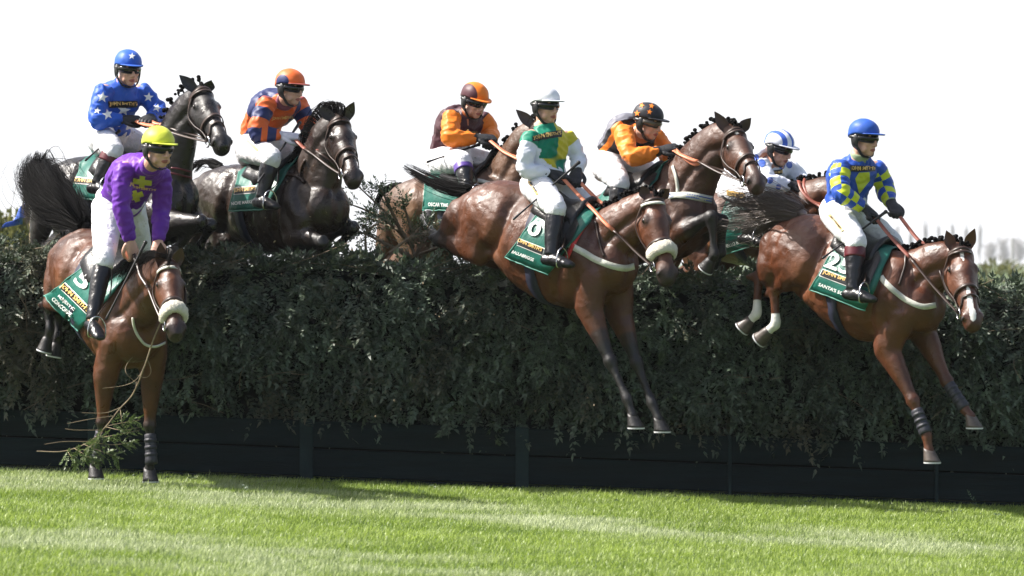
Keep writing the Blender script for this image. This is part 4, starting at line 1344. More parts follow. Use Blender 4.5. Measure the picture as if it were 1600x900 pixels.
    for w in t.get("wisps", []):
        wp = [fr.pt(x, y, ww) for x, y, ww, rr in w["path"]]
        hb = hair(wp, [rr for *_, rr in w["path"]], w["n"], 0.0024, seed=23, seg=8, wild=0.4)
        tb.add(hb.verts(), hb.f)
    tb.build("tail", t.get("mat", M["hair_black"]), root)
    # saddle cloth
    TL, TR, BR, BL = [np.array(q, float) for q in d["cloth"]]
    nx, ny = 16, 9
    ringc = np.array([tuple(t_[0]) for t_ in tr])
    def onbody(px, py, off):
        p, nn = cast(bv, px, py, off)
        if p is None or (p - fr.p0).dot(r) < 0.02:
            q = fr.pt(px, py, 0.24)
            hit = bv.find_nearest(q)
            p = hit[0] + hit[1] * off
        return p
    GV = []
    for i in range(nx + 1):
        u = i / nx; colm = []
        for j in range(ny + 1):
            v = j / ny
            q = (BL * (1 - u) + BR * u) * (1 - v) + (TL * (1 - u) + TR * u) * v
            colm.append(onbody(q[0], q[1], 0.016))
        a = colm[-1]
        mir = [p - n * (2 * (p - fr.p0).dot(n)) for p in colm]
        far = []
        for p in mir:
            hit = bv.find_nearest(p)
            far.append(hit[0] + hit[1] * 0.016 if hit[0] is not None else p)
        bpt = far[-1]
        arch = []
        for e in range(1, 6):
            q = a.lerp(bpt, e / 6) + Vector((0, 0, 0.4))
            hit = bv.ray_cast(q, Vector((0, 0, -1)))
            z = hit[0] + Vector((0, 0, 0.016)) if hit[0] is not None else a.lerp(bpt, e / 6)
            arch.append(z)
        GV.append(colm + arch + far[::-1])
    G = np.array([[tuple(p) for p in c_] for c_ in GV])
    for _ in range(3):
        G[1:-1, 1:-1] = (G[:-2, 1:-1] + G[2:, 1:-1] + G[1:-1, :-2] + G[1:-1, 2:]) / 8 + G[1:-1, 1:-1] * 0.5
    nv = G.shape[1]
    Vg = G.reshape(-1, 3)
    Fg = [(i * nv + j, i * nv + j + 1, (i + 1) * nv + j + 1, (i + 1) * nv + j) for i in range(nx) for j in range(nv - 1)]
    # keep the cloth clear of the coat
    Vn = []
    for p in Vg:
        hit = bv.find_nearest(Vector(p))
        q = Vector(p); s_ = (q - hit[0]).dot(hit[1])
        if s_ < 0.010: q = hit[0] + hit[1] * 0.012
        q = q + hit[1] * (0.005 * max(0.0, 0.5 + noise.noise(Vector((q.x * 11, q.y * 11, q.z * 7)))))
        Vn.append(q)
    co = mesh_obj("saddle_cloth", Vn, Fg, M["cloth"], root)
    sm = co.modifiers.new("thickness", 'SOLIDIFY'); sm.thickness = 0.006; sm.offset = 0
    cbv = bvh_of(np.array([tuple(q) for q in Vn]), Fg)
    eb = MB()
    ids = [0 * nv + j for j in range(ny + 1)]
    bot = [i * nv for i in range(nx + 1)]
    for line in (ids, bot):
        eb.add(*wire([Vn[i] for i in line], 0.0055, 2, 6))
    eb.build("cloth_binding", M["cloth_edge"], co)
    if "band" in d:
        q = d["band"]
        lay(cbv, q, [(0, 1, 2, 3)], "band", M["paint_white"], co, 0.006)
        c_ = np.array(q, float); ctr = c_.mean(0)
        up_ = nrm((c_[0] - c_[3])); ri = nrm((c_[1] - c_[0]))
        inn = [c_[0] - up_ * 1.3 + ri * 1.3, c_[1] - up_ * 1.3 - ri * 1.0, c_[2] + up_ * 1.3 - ri * 1.0, c_[3] + up_ * 1.3 + ri * 1.3]
        lay(cbv, inn, [(0, 1, 2, 3)], "band", M["black"], co, 0.0085)
    for tx in d.get("cloth_text", []):
        lay_text(cbv, tx[0], tx[1], tx[2], tx[3], M[tx[4]], co, up=tx[5] if len(tx) > 5 else None, off=0.013, name="number" if tx[0].isdigit() else "lettering")
    # saddle: a small black racing saddle over the withers
    if d.get("saddle_at"):
        (sx0, sx1) = d["saddle_at"]
        gy = []
        for i in range(13):
            u = i / 12; px = sx0 + (sx1 - sx0) * u
            q0 = fr.pt(px, HY, 0)
            rowp = []
            for j in range(13):
                a = (j / 12 - 0.5) * 2
                w_ = a * (0.24 - 0.05 * abs(u - 0.5))
                q = Vector((q0.x, q0.y, 5)) + r * w_
                hit = bv.ray_cast(q, Vector((0, 0, -1)))
                prof = 0.035 + 0.05 * max(0, abs(u - 0.5) - 0.28) * 4 * (1 - abs(a)) 
                rowp.append((hit[0] + Vector((0, 0, prof)) + hit[1] * 0.012) if hit[0] is not None else q0)
            gy.append(rowp)
        Vs = [p for rw_ in gy for p in rw_]
        Fs = [(i * 13 + j, i * 13 + j + 1, (i + 1) * 13 + j + 1, (i + 1) * 13 + j) for i in range(12) for j in range(12)]
        so = mesh_obj("saddle", Vs, Fs, M["leather_black"], root)
        sm = so.modifiers.new("thickness", 'SOLIDIFY'); sm.thickness = 0.03; sm.offset = -1
        if "flap" in d:
            q = d["flap"]
            fo = lay(cbv, q, [tuple(range(len(q)))], "saddle_flap", M["leather_black"], so, 0.014)
    # girth round the barrel
    gx = d.get("girth_x")
    if gx:
        q0 = fr.pt(gx, HY, 0)
        i_ = min(range(len(tr)), key=lambda i: (Vector((tr[i][0].x, tr[i][0].y, 0)) - Vector((q0.x, q0.y, 0))).length)
        cz = tr[i_][0].z
        pp, nn2 = [], []
        for t_ in np.linspace(0.35, 2 * math.pi - 0.35, 40):
            dv = (Vector((0, 0, 1)) * math.cos(t_) + r * math.sin(t_))
            src = Vector((q0.x, q0.y, cz)) + dv * 0.8
            hit = bv.ray_cast(src, -dv)
            if hit[0] is not None:
                pp.append(hit[0]); nn2.append(hit[1])
        gm = MB(); ribbon(pp, nn2, 0.085, 0.012, gm); gm.build("girth", M["girth"], root)
    for st in d.get("straps", []):
        sb = MB(); px_ribbon(bv, st["px"], st["w"], sb, off=0.003, thick=0.008)
        if sb.n: sb.build(st.get("name", "breastplate"), st["mat"], root)
    # stirrups
    for s_, kk in ((1, "R"), (-1, "L")):
        an, toe = jk["J"]["ankle" + kk], jk["toe" + kk]
        f0 = an.lerp(toe, 0.55)
        up = Vector((0, 0, 1)); sd = r * 0.055
        sb = MB()
        sb.add(*wire([f0 - sd - up * 0.05, f0 - sd + up * 0.01, f0 - sd * 0.6 + up * 0.055, f0 + up * 0.072, f0 + sd * 0.6 + up * 0.055, f0 + sd + up * 0.01, f0 + sd - up * 0.05, f0 - up * 0.056, f0 - sd - up * 0.05], 0.005, 3, 7))
        so = sb.build("stirrup", M["steel"], root)
        kn = jk["J"]["knee" + kk]
        lb = MB()
        top = kn.lerp(an, 0.15) - r * (s_ * 0.07)
        pth = [f0 + up * 0.07, f0.lerp(top, 0.5) - r * (s_ * 0.03), top]
        A = crom(np.array([tuple(p) for p in pth]), 5)
        ribbon(A, np.repeat(np.array([tuple(r * s_)]), len(A), 0), 0.022, 0.005, lb)
        lb.build("stirrup_leather", M["leather"], so)
    # reins
    for kk, col, frac in d.get("reins", (("R", "rein_orange", 0.6), ("L", "rein_orange", 0.6))):
        hp = jk["hand" + kk]; b0 = bits[kk]
        mid = hp.lerp(b0, frac)
        sag = Vector((0, 0, -0.012))
        rb = MB()
        def strip(a, b_, w, mi):
            A = crom(np.array([tuple(a), tuple(a.lerp(b_, 0.5) + sag), tuple(b_)]), 6)
            for i in range(len(A)):
                hit = bv.find_nearest(Vector(A[i]))
                e_ = (Vector(A[i]) - hit[0]).dot(hit[1])
                if hit[3] < 0.16 and e_ < 0.018: A[i] = np.array(tuple(hit[0] + hit[1] * 0.018))
            for _ in range(2): A[1:-1] = (A[:-2] + 2 * A[1:-1] + A[2:]) / 4
            Tn = nrm(np.gradient(A, axis=0)); s3 = np.array((0.2, -1, 0.3)); s3 = np.repeat(s3[None], len(A), 0)
            ribbon(A, s3 - (s3 * Tn).sum(1, keepdims=True) * Tn, w, 0.005, rb, mi)
        strip(hp, mid, 0.024, 0); strip(mid, b0, 0.016, 1)
        rb.build("rein", [M[col], M["leather"]], root)
    return dict(root=root, bvh=bv, hf=hf, frame=fr, cbv=cbv)

# ------------------------------------------------------------------ people
def rig(d, fr):
    J = {k_: fr.pt(*v) for k_, v in d["joints"].items()}
    out = dict(J=J)
    for kk in "RL":
        w, e = J["wrist" + kk], J["elbow" + kk]
        out["hand" + kk] = w + (w - e).normalized() * 0.075
        an = J["ankle" + kk]
        f = fr.h * 0.17 + Vector((0, 0, d.get("foot_drop", -0.05)))
        out["toe" + kk] = an + f
    return out

def hand_mesh(wrist, elbow, side, up_hint, scale=1.0):
    """a closed hand holding a rein: palm, four curled fingers, thumb on the side"""
    f = (wrist - elbow).normalized()
    u = (up_hint - f * up_hint.dot(f)).normalized()       # back of the hand
    s = f.cross(u)                                        # towards the thumb for a right hand? fixed below
    s = s * side
    k = scale
    mb = MB()
    A = lambda x, y, z: wrist + (f * x + s * y + u * z) * k
    fa, ua, sa = [np.array(tuple(v)) for v in (f, u, s)]
    mb.add(*tube([(A(-0.02, 0, 0), 0.026 * k, 0.030 * k), (A(0.02, 0, 0.002), 0.024 * k, 0.036 * k), (A(0.065, 0, 0.004), 0.019 * k, 0.043 * k), (A(0.088, 0, 0.0), 0.016 * k, 0.041 * k)], lat=sa, n=14))
    ln = [0.85, 1.0, 0.95, 0.76]
    for i in range(4):
        y = 0.030 - 0.020 * i; q = ln[i]
        mb.add(*tube([(A(0.080, y, 0.004), 0.0105 * k, 0.0105 * k), (A(0.080 + 0.038 * q, y, 0.000), 0.0100 * k, 0.0098 * k),
                      (A(0.085 + 0.036 * q, y, -0.030 * q), 0.0092 * k, 0.0092 * k), (A(0.062, y, -0.040 * q), 0.0080 * k, 0.0080 * k)], n=9, sub=4))
    mb.add(*tube([(A(0.020, 0.036, -0.004), 0.014 * k, 0.014 * k), (A(0.052, 0.056, -0.014), 0.0125 * k, 0.0125 * k), (A(0.086, 0.050, -0.026), 0.011 * k, 0.011 * k), (A(0.104, 0.034, -0.032), 0.009 * k, 0.009 * k)], n=9, sub=4))
    return mb

class Skull:
    def __init__(s, c, yaw, pitch, roll=0.0, k=1.0):
        a, p = R(yaw), R(pitch)
        s.c = c; s.k = k
        s.X = Vector((math.sin(a) * math.cos(p), -math.cos(a) * math.cos(p), -math.sin(p)))
        s.Y = Vector((0, 0, 1)).cross(s.X).normalized()
        s.Z = s.X.cross(s.Y)
        q = Matrix.Rotation(R(roll), 3, s.X)
        s.Y = q @ s.Y; s.Z = q @ s.Z
    def at(s, x, y, z):
        return s.c + (s.X * x + s.Y * y + s.Z * z) * s.k
    def ax(s, a, b, c):
        return (np.array(tuple(s.X)) * a * s.k, np.array(tuple(s.Y)) * b * s.k, np.array(tuple(s.Z)) * c * s.k)
    def loc(s, V):
        q = (V - np.array(tuple(s.c))) / s.k
        return np.stack([q @ np.array(tuple(v)) for v in (s.X, s.Y, s.Z)], 1)

def head_parts(mb, sk):
    E = lambda c, a: mb.add(*ellip(sk.at(*c), sk.ax(*a), 18, 12))
    E((-0.012, 0, 0.028), (0.098, 0.077, 0.092))
    E((0.030, 0, -0.042), (0.064, 0.060, 0.078))
    E((0.058, 0, -0.098), (0.030, 0.030, 0.022))
    for s in (1, -1):
        E((0.058, s * 0.036, -0.030), (0.030, 0.024, 0.024))       # cheekbone
        E((0.020, s * 0.050, -0.075), (0.050, 0.014, 0.026))       # jaw
        E((-0.008, s * 0.079, -0.012), (0.018, 0.008, 0.031))      # ear
        E((0.082, s * 0.030, 0.022), (0.016, 0.026, 0.010))        # brow
        E((0.101, s * 0.012, -0.044), (0.010, 0.009, 0.008))       # nostril
    mb.add(*tube([(sk.at(0.088, 0, 0.012), 0.010 * sk.k, 0.009 * sk.k), (sk.at(0.104, 0, -0.018), 0.010 * sk.k, 0.010 * sk.k), (sk.at(0.112, 0, -0.040), 0.012 * sk.k, 0.012 * sk.k)], n=10))
    E((0.088, 0, -0.068), (0.014, 0.024, 0.008))
    E((0.085, 0, -0.082), (0.013, 0.021, 0.008))

def build_helmet(sk, d, root):
    hm = MB()
    # dome
    nu, nv = 36, 14
    V = []; Fc = []; lx = []
    for i in range(nv + 1):
        ph = (math.pi * 0.5 + 0.13) * i / nv
        for j in range(nu):
            t = 2 * math.pi * j / nu
            x = -0.006 + 0.118 * math.cos(t) * math.sin(ph); y = 0.096 * math.sin(t) * math.sin(ph); z = 0.044 + 0.094 * math.cos(ph)
            if math.cos(t) < 0 and i > nv * 0.7: z -= 0.035 * (-math.cos(t)) * (i / nv - 0.7) / 0.3
            V.append(tuple(sk.at(x, y, z))); lx.append((x, y, z))
    for i in range(nv):
        for j in range(nu):
            j2 = (j + 1) % nu
            Fc.append((i * nu + j, (i + 1) * nu + j, (i + 1) * nu + j2, i * nu + j2))
    V = np.array(V); lx = np.array(lx)
    V = wrinkle(V, Fc, 0.0028, 26)
    attrs = {}
    if d.get("cap_masks"):
        for nm, fn in d["cap_masks"].items(): attrs[nm] = fn(lx)
    ho = mesh_obj("helmet", V, Fc, d["cap"], root, attrs=attrs)
    sm = ho.modifiers.new("thickness", 'SOLIDIFY'); sm.thickness = 0.012; sm.offset = -1
    # peak
    pv, pf = [], []
    na, nr = 22, 6
    for i in range(na + 1):
        t = (i / na - 0.5) * 2 * R(60)
        for j in range(nr + 1):
            q = j / nr
            rr = q * 0.062 * math.cos(t * 1.42) ** 0.8 if abs(t) < R(60.1) else 0
            x = -0.006 + (0.116 + rr) * math.cos(t); y = (0.095 + rr * 0.35) * math.sin(t)
            z = 0.040 + 0.06 * rr - 1.6 * rr * rr - 0.010 * (1 - math.cos(t))
            pv.append(tuple(sk.at(x, y, z)))
    for i in range(na):
        for j in range(nr):
            a = i * (nr + 1) + j
            pf.append((a, a + nr + 1, a + nr + 2, a + 1))
    po = mesh_obj("peak", pv, pf, d.get("peak", d["cap"]), ho)
    sm = po.modifiers.new("thickness", 'SOLIDIFY'); sm.thickness = 0.006; sm.offset = 0
    pl = mesh_obj("peak_lining", np.array(pv) - np.array(tuple(sk.Z)) * 0.0055 - np.array(tuple(sk.X)) * 0.002, pf, M["black"], po)
    # black cap liner, harness, chin strap
    lb = MB()
    for z0, z1, rr in ((0.014, 0.050, 0.000),):
        q = []
        for j in range(40):
            t = 2 * math.pi * j / 40
            q.append((sk.at(-0.008 + (0.106 + rr) * math.cos(t), (0.085 + rr) * math.sin(t), z0 - 0.02 * (math.cos(t) < 0)), sk.at(-0.008 + (0.112 + rr) * math.cos(t), (0.092 + rr) * math.sin(t), z1)))
        Vv = [tuple(p) for ab in q for p in ab]
        lb.add(Vv, [(2 * j, 2 * ((j + 1) % 40), 2 * ((j + 1) % 40) + 1, 2 * j + 1) for j in range(40)])
    for s in (1, -1):
        lb.add(*ellip(sk.at(-0.006, s * 0.086, -0.014), sk.ax(0.030, 0.014, 0.046), 12, 8))
        A = [sk.at(0.004, s * 0.090, -0.02), sk.at(0.020, s * 0.078, -0.07), sk.at(0.042, s * 0.050, -0.115), sk.at(0.052, 0, -0.128)]
        A = crom(np.array([tuple(p) for p in A]), 5); ctr = np.array(tuple(sk.at(0.01, 0, -0.03)))
        ribbon(A, A - ctr, 0.020, 0.006, lb)
        A = [sk.at(-0.035, s * 0.088, 0.0), sk.at(-0.02, s * 0.085, -0.05), sk.at(0.020, s * 0.078, -0.075)]
        A = crom(np.array([tuple(p) for p in A]), 5)
        ribbon(A, A - ctr, 0.016, 0.006, lb)
    lo = lb.build("chin_harness", M["black"], ho)
    # goggles
    gv, gf = [], []
    na = 24
    for i in range(na + 1):
        t = (i / na - 0.5) * 2 * R(80)
        for j in range(5):
            q = j / 4 * 2 - 1
            rad = 0.012 * (1 - q * q)
            half = 0.027 * (1 - 0.35 * (abs(t) / R(80)) ** 3) - 0.010 * math.exp(-(t / R(10)) ** 2) * (q < 0)
            gv.append(tuple(sk.at(-0.006 + (0.106 + rad) * math.cos(t), (0.084 + rad) * math.sin(t), 0.004 + q * half)))
    for i in range(na):
        for j in range(4):
            a = i * 5 + j
            gf.append((a, a + 5, a + 6, a + 1))
    go = mesh_obj("goggles", gv, gf, d.get("lens", M["lens"]), root)
    sm = go.modifiers.new("thickness", 'SOLIDIFY'); sm.thickness = 0.010; sm.offset = -1
    fb = MB()
    loop = [gv[i * 5 + 4] for i in range(na + 1)] + [gv[i * 5] for i in range(na, -1, -1)]
    fb.add(*wire(loop + [loop[0]], 0.005, 1, 6))
    for s in (1, -1):
        A = [sk.at(-0.006 + 0.106 * math.cos(R(78)), s * 0.088, 0.004), sk.at(-0.02, s * 0.094, 0.006), sk.at(-0.055, s * 0.084, 0.006)]
        A = crom(np.array([tuple(p) for p in A]), 5); ctr = np.array(tuple(sk.at(0, 0, 0.01)))
        ribbon(A, A - ctr, 0.020, 0.004, fb)
    fb.build("goggle_frame", M["black"], go)
    if d.get("upper_goggles", True):
        gv2, gf2 = [], []
        for i in range(na + 1):
            t = (i / na - 0.5) * 2 * R(62)
            for j in range(4):
                q = j / 3
                gv2.append(tuple(sk.at(-0.006 + (0.103 + 0.009 * math.sin(q * 3.14)) * math.cos(t), (0.082 + 0.008 * math.sin(q * 3.14)) * math.sin(t), 0.016 + q * 0.016)))
        for i in range(na):
            for j in range(3):
                a = i * 4 + j
                gf2.append((a, a + 4, a + 5, a + 1))
        g2 = mesh_obj("raised_goggles", gv2, gf2, M["black"], ho)
        sm = g2.modifiers.new("thickness", 'SOLIDIFY'); sm.thickness = 0.008; sm.offset = -1
    return ho, V, Fc

def build_jockey(d, fr, rg, horse):
    J = rg["J"]; h, r = fr.h, fr.r
    lat = np.array(tuple(r))
    feet = (J["ankleR"] + J["ankleL"]) * 0.5
    root = tag(empty("person", feet), d["label"], "jockey", "jockeys riding over the fence")
    hips = (J["hipR"] + J["hipL"]) * 0.5
    shc = (J["shoulderR"] + J["shoulderL"]) * 0.5
    up = shc - hips
    sl = np.array(tuple((J["shoulderR"] - J["shoulderL"]).normalized())); hl = np.array(tuple((J["hipR"] - J["hipL"]).normalized()))
    bk = Vector(np.cross(sl, np.array(tuple(up.normalized()))))       # out of the back
    sk = Skull(J["head"], d["face"][0], d["face"][1], d["face"][2] if len(d["face"]) > 2 else 0, d.get("head_k", 0.94))
    nb = sk.at(-0.025, 0, -0.10)
    arch = d.get("arch", 0.03)
    def torso(g):
        c = [(hips - up.normalized() * 0.02, 0.115 + g, 0.150 + g), (hips + up * 0.18 + bk * arch * 0.6, 0.112 + g, 0.150 + g), (hips + up * 0.45 + bk * arch, 0.106 + g, 0.148 + g),
             (hips + up * 0.75 + bk * arch, 0.122 + g, 0.172 + g), (shc + bk * 0.01 - up.normalized() * 0.02, 0.100 + g * 0.8, 0.150 + g * 0.6), (shc.lerp(nb, 0.5) + up.normalized() * 0.02, 0.062, 0.070)]
        la = np.array([hl, hl, hl * 0.6 + sl * 0.4, sl, sl, sl])
        return c, la
    def arm(kk, g, end=1.0):
        s, e, w = J["shoulder" + kk], J["elbow" + kk], J["wrist" + kk]
        s2 = s.lerp(shc, 0.12)
        we = e.lerp(w, end)
        return [(s2, 0.054 + g, 0.054 + g), (s.lerp(e, 0.45), 0.052 + g, 0.052 + g), (e, 0.047 + g, 0.047 + g), (e.lerp(w, 0.35), 0.046 + g * 0.9, 0.046 + g * 0.9), (we, 0.031 + g * 0.55, 0.033 + g * 0.55)]
    def leg(kk, g):
        a, k_, n_ = J["hip" + kk], J["knee" + kk], J["ankle" + kk]
        return [(a, 0.098 + g, 0.092 + g), (a.lerp(k_, 0.45), 0.084 + g, 0.080 + g), (k_, 0.060 + g, 0.058 + g), (k_.lerp(n_, 0.3), 0.058 + g, 0.056 + g)]
    bare = d.get("bare_hands")
    mb = MB()
    c, la = torso(-0.022)
    mb.add(*tube(c, lat=la, n=18))
    mb.add(*tube([(shc, 0.07, 0.075), (shc.lerp(nb, 0.6), 0.055, 0.055), (sk.at(-0.012, 0, -0.05), 0.052, 0.052)], n=14))
    for kk in "RL":
        mb.add(*tube(arm(kk, -0.010), n=12))
        lg = leg(kk, -0.012)
        an = J["ankle" + kk]
        lg += [(J["knee" + kk].lerp(an, 0.75), 0.038, 0.036), (an, 0.032, 0.032)]
        mb.add(*tube(lg, n=12))
        mb.add(*tube([(an, 0.026, 0.026), (an.lerp(rg["toe" + kk], 0.8) + (an - J["knee" + kk]).normalized() * 0.02, 0.016, 0.022)], lat=lat, n=10))
        if bare:
            hm = hand_mesh(J["wrist" + kk], J["elbow" + kk], 1 if kk == "R" else -1, Vector((0.1, -0.5, 0.8)), 1.02)
            mb.add(hm.verts(), hm.f)
    head_parts(mb, sk)
    V, Fc = remesh(mb, 0.0062 if not bare else 0.0055, 2, 0.4)
    q = sk.loc(V)
    lips = 1 - np.sqrt(((q[:, 0] - 0.095) / 0.03) ** 2 + (q[:, 1] / 0.026) ** 2 + ((q[:, 2] + 0.075) / 0.012) ** 2)
    body = mesh_obj("body", V, Fc, M["skin"], root, attrs={"lips": np.clip(lips, -1, 1)})
    # jacket
    mb = MB()
    c, la = torso(0.010)
    c[0] = (hips + up * 0.10, 0.118, 0.158); c[1] = (hips + up * 0.26 + bk * arch * 0.7, 0.122, 0.160)
    mb.add(*tube(c, lat=la, n=24, sub=6, cap=0.3))
    arms = {}
    for kk in "RL":
        a = arm(kk, d.get("baggy", 0.010), 0.93)
        arms[kk] = [x[0] for x in a]
        mb.add(*tube(a, n=18, sub=6, cap=0.4))
    V, Fc = remesh(mb, 0.0085, 5, 0.5)
    V = wrinkle(V, Fc, 0.008, 7, seed=d.get("seed", 0.0))
    V = folds(V, Fc, 0.0105, 12.0, d.get("seed", 0.0))
    dR, tR = seg_dist(V, arms["R"]); dL, tL = seg_dist(V, arms["L"])
    rel = V - np.array(tuple(hips)); upn = np.array(tuple(up.normalized()))
    ctorso = [x[0] for x in c]
    dT, tT = seg_dist(V, ctorso)
    Fd = dict(V=V, armw=(dT / 0.15 - np.minimum(dR, dL) / 0.075) * 0.5, side=np.where(dR < dL, 1.0, -1.0), armt=np.where(dR < dL, tR, tL) / 4.0,
              lat=(rel @ sl) / 0.18, up=(rel @ upn) / up.length, front=-(rel @ np.array(tuple(bk))) / 0.12)
    Fd["arml"] = np.zeros(len(V))
    for kk, dd, tt in (("R", dR, tR), ("L", dL, tL)):
        A = np.array([tuple(p) for p in arms[kk]]); i0 = np.floor(tt).astype(int).clip(0, len(A) - 2); f_ = (tt - i0)[:, None]
        ctr = A[i0] * (1 - f_) + A[i0 + 1] * f_
        m_ = (dR < dL) if kk == "R" else (dR >= dL)
        axis = nrm(A[i0 + 1] - A[i0]); view = np.cross(axis, np.array([0.0, -1, 0])); view = nrm(view)
        Fd["arml"] = np.where(m_, ((V - ctr) * view).sum(1) / 0.06, Fd["arml"])
    attrs = {nm: fn(Fd) for nm, fn in d.get("silk_masks", {}).items()}
    jo = mesh_obj("jacket", V, Fc, d["silk"], root, attrs=attrs)
    jb = bvh_of(V, Fc)
    # collar
    cb = MB()
    ctr = shc.lerp(nb, 0.62)
    axn = (nb - shc).normalized()
    cb.add(*tube([(ctr - axn * 0.01, 0.064, 0.068), (ctr + axn * 0.035, 0.061, 0.063)], lat=sl, n=20, sub=2, cap=0.2))
    cb.build("collar", d.get("collar", d["silk"]), jo)
    # breeches
    mb = MB()
    mb.add(*tube([(hips + up * 0.20, 0.115, 0.148), (hips + up * 0.02 + bk * 0.02, 0.128, 0.165), (hips - up.normalized() * 0.06 + bk * 0.01, 0.10, 0.135)], lat=hl, n=22))
    for kk in "RL":
        lg = leg(kk, 0.010); lg[-1] = (J["knee" + kk].lerp(J["ankle" + kk], 0.15), 0.066, 0.063)
        mb.add(*tube(lg, n=18, sub=6, cap=0.3))
        mb.add(*ellip(J["hip" + kk].lerp(hips, 0.3) + bk * 0.05, (lat * 0.09, np.array(tuple(h)) * 0.10, np.array((0, 0, 0.10)))))
    Vb, Fb = remesh(mb, 0.0095, 6, 0.5)
    Vb = folds(Vb, Fb, 0.0055, 10.0, 3.0 + d.get("seed", 0))
    bo = mesh_obj("breeches", Vb, Fb, M["breeches"], root)
    bb = bvh_of(Vb, Fb)
    # boots
    for kk in "RL":
        k_, a = J["knee" + kk], J["ankle" + kk]; toe = rg["toe" + kk]
        mb = MB()
        mb.add(*tube([(k_.lerp(a, 0.13), 0.062, 0.058), (k_.lerp(a, 0.35), 0.066, 0.060), (k_.lerp(a, 0.62), 0.056, 0.052), (k_.lerp(a, 0.9), 0.046, 0.043), (a, 0.046, 0.043)], lat=lat, n=16, sub=4, cap=0.2))
        dn = (a - k_).normalized() * 0.035
        mb.add(*tube([(a - h * 0.045 + dn, 0.034, 0.034), (a.lerp(toe, 0.3) + dn * 0.7, 0.042, 0.040), (a.lerp(toe, 0.7) + dn * 0.6, 0.034, 0.044), (toe + dn * 0.5, 0.022, 0.036)], lat=lat, n=16, sub=4))
        Vq, Fq = remesh(mb, 0.008, 3, 0.5)
        Vq = wrinkle(Vq, Fq, 0.003, 22)
        b_ = mesh_obj("boot", Vq, Fq, M["boot"], root)
        if d.get("boot_top"):
            tb = MB()
            tb.add(*tube([(k_.lerp(a, 0.15), 0.069, 0.066), (k_.lerp(a, 0.25), 0.071, 0.066), (k_.lerp(a, 0.35), 0.071, 0.0655)], lat=lat, n=18, sub=3, cap=0.1))
            tb.build("boot_cuff", M[d["boot_top"]], b_)
    # gloves
    if not bare:
        for kk in "RL":
            hm = hand_mesh(J["wrist" + kk], J["elbow" + kk], 1 if kk == "R" else -1, Vector((0.1, -0.4, 0.85)), 1.12)
            hm.add(*tube([(J["wrist" + kk].lerp(J["elbow" + kk], 0.22), 0.040, 0.040), (J["wrist" + kk], 0.034, 0.036)], n=14, cap=0.2))
            Vh, Fh = remesh(hm, 0.005, 2, 0.4)
            mesh_obj("glove", Vh, Fh, M[d["gloves"].get(kk, "glove")] if "gloves" in d else M["glove"], root)
    ho, Vh, Fh = build_helmet(sk, d, root)
    hb = bvh_of(Vh, Fh)
    surf = {"jacket": (jb, jo), "helmet": (hb, ho), "breeches": (bb, bo)}
    for it in d.get("decals", []):
        on = surf[it["on"]]
        if "text" in it:
            lay_text(on[0], it["text"], it["A"], it["B"], it["h"], M[it["m"]] if isinstance(it["m"], str) else it["m"], on[1], off=it.get("off", 0.0065) + 0.004, name="lettering", up=it.get("up"), bold=it.get("bold", 0.028))
        else:
            Vd, Fd_ = it["geo"]
            lay(on[0], Vd, Fd_, it.get("name", "patch"), M[it["m"]] if isinstance(it["m"], str) else it["m"], on[1], it.get("off", 0.0035) + (0.0015 if it["m"] == "black" else 0), maxe=2.5)
    if "whip" in d:
        a, b_ = d["whip"]
        A = fr.pt(*a); B = fr.pt(*b_)
        hp = rg["hand" + d.get("whip_hand", "R")]
        wb = MB()
        wb.add(*tube([(A, 0.011, 0.011), (A.lerp(B, 0.12), 0.010, 0.010), (A.lerp(B, 0.2), 0.0075, 0.0075), (A.lerp(B, 0.8), 0.006, 0.006), (B, 0.009, 0.009)], n=8, sub=3))
        wb.add(*ellip(A, (np.array((0.014, 0, 0)), np.array((0, 0.014, 0)), np.array((0, 0, 0.014))), 8, 6))
        wo_ = wb.build("riding_whip", M["whip"])
        tag(wo_, d["whip_label"], "whip", "whips held by the jockeys")
    return root

def quad(*p):
    return list(p), [tuple(range(len(p)))]
# ------------------------------------------------------------------ coats
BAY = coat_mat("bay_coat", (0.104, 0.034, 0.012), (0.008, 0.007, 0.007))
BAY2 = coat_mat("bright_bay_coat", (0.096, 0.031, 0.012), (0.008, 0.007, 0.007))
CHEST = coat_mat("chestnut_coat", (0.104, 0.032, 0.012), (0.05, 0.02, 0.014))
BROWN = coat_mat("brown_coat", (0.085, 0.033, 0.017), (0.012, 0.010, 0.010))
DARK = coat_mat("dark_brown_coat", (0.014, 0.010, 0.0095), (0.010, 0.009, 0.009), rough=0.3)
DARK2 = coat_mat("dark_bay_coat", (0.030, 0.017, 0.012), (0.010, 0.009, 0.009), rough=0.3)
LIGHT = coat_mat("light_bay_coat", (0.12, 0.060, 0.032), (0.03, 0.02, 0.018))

JS = "JOHN SMITH'S"

def star_geo(x, y, r, rot=0.0, sx=1.0): return star2(x, y, r, rot, 0.42, sx)
sin, pi = np.sin, math.pi
def hoops(n, ph=0.0): return lambda f: np.where(f["armw"] > 0, sin((f["armt"] * n + ph) * 2 * pi), -1.0)

def nearW(j): return j

RIDERS = []
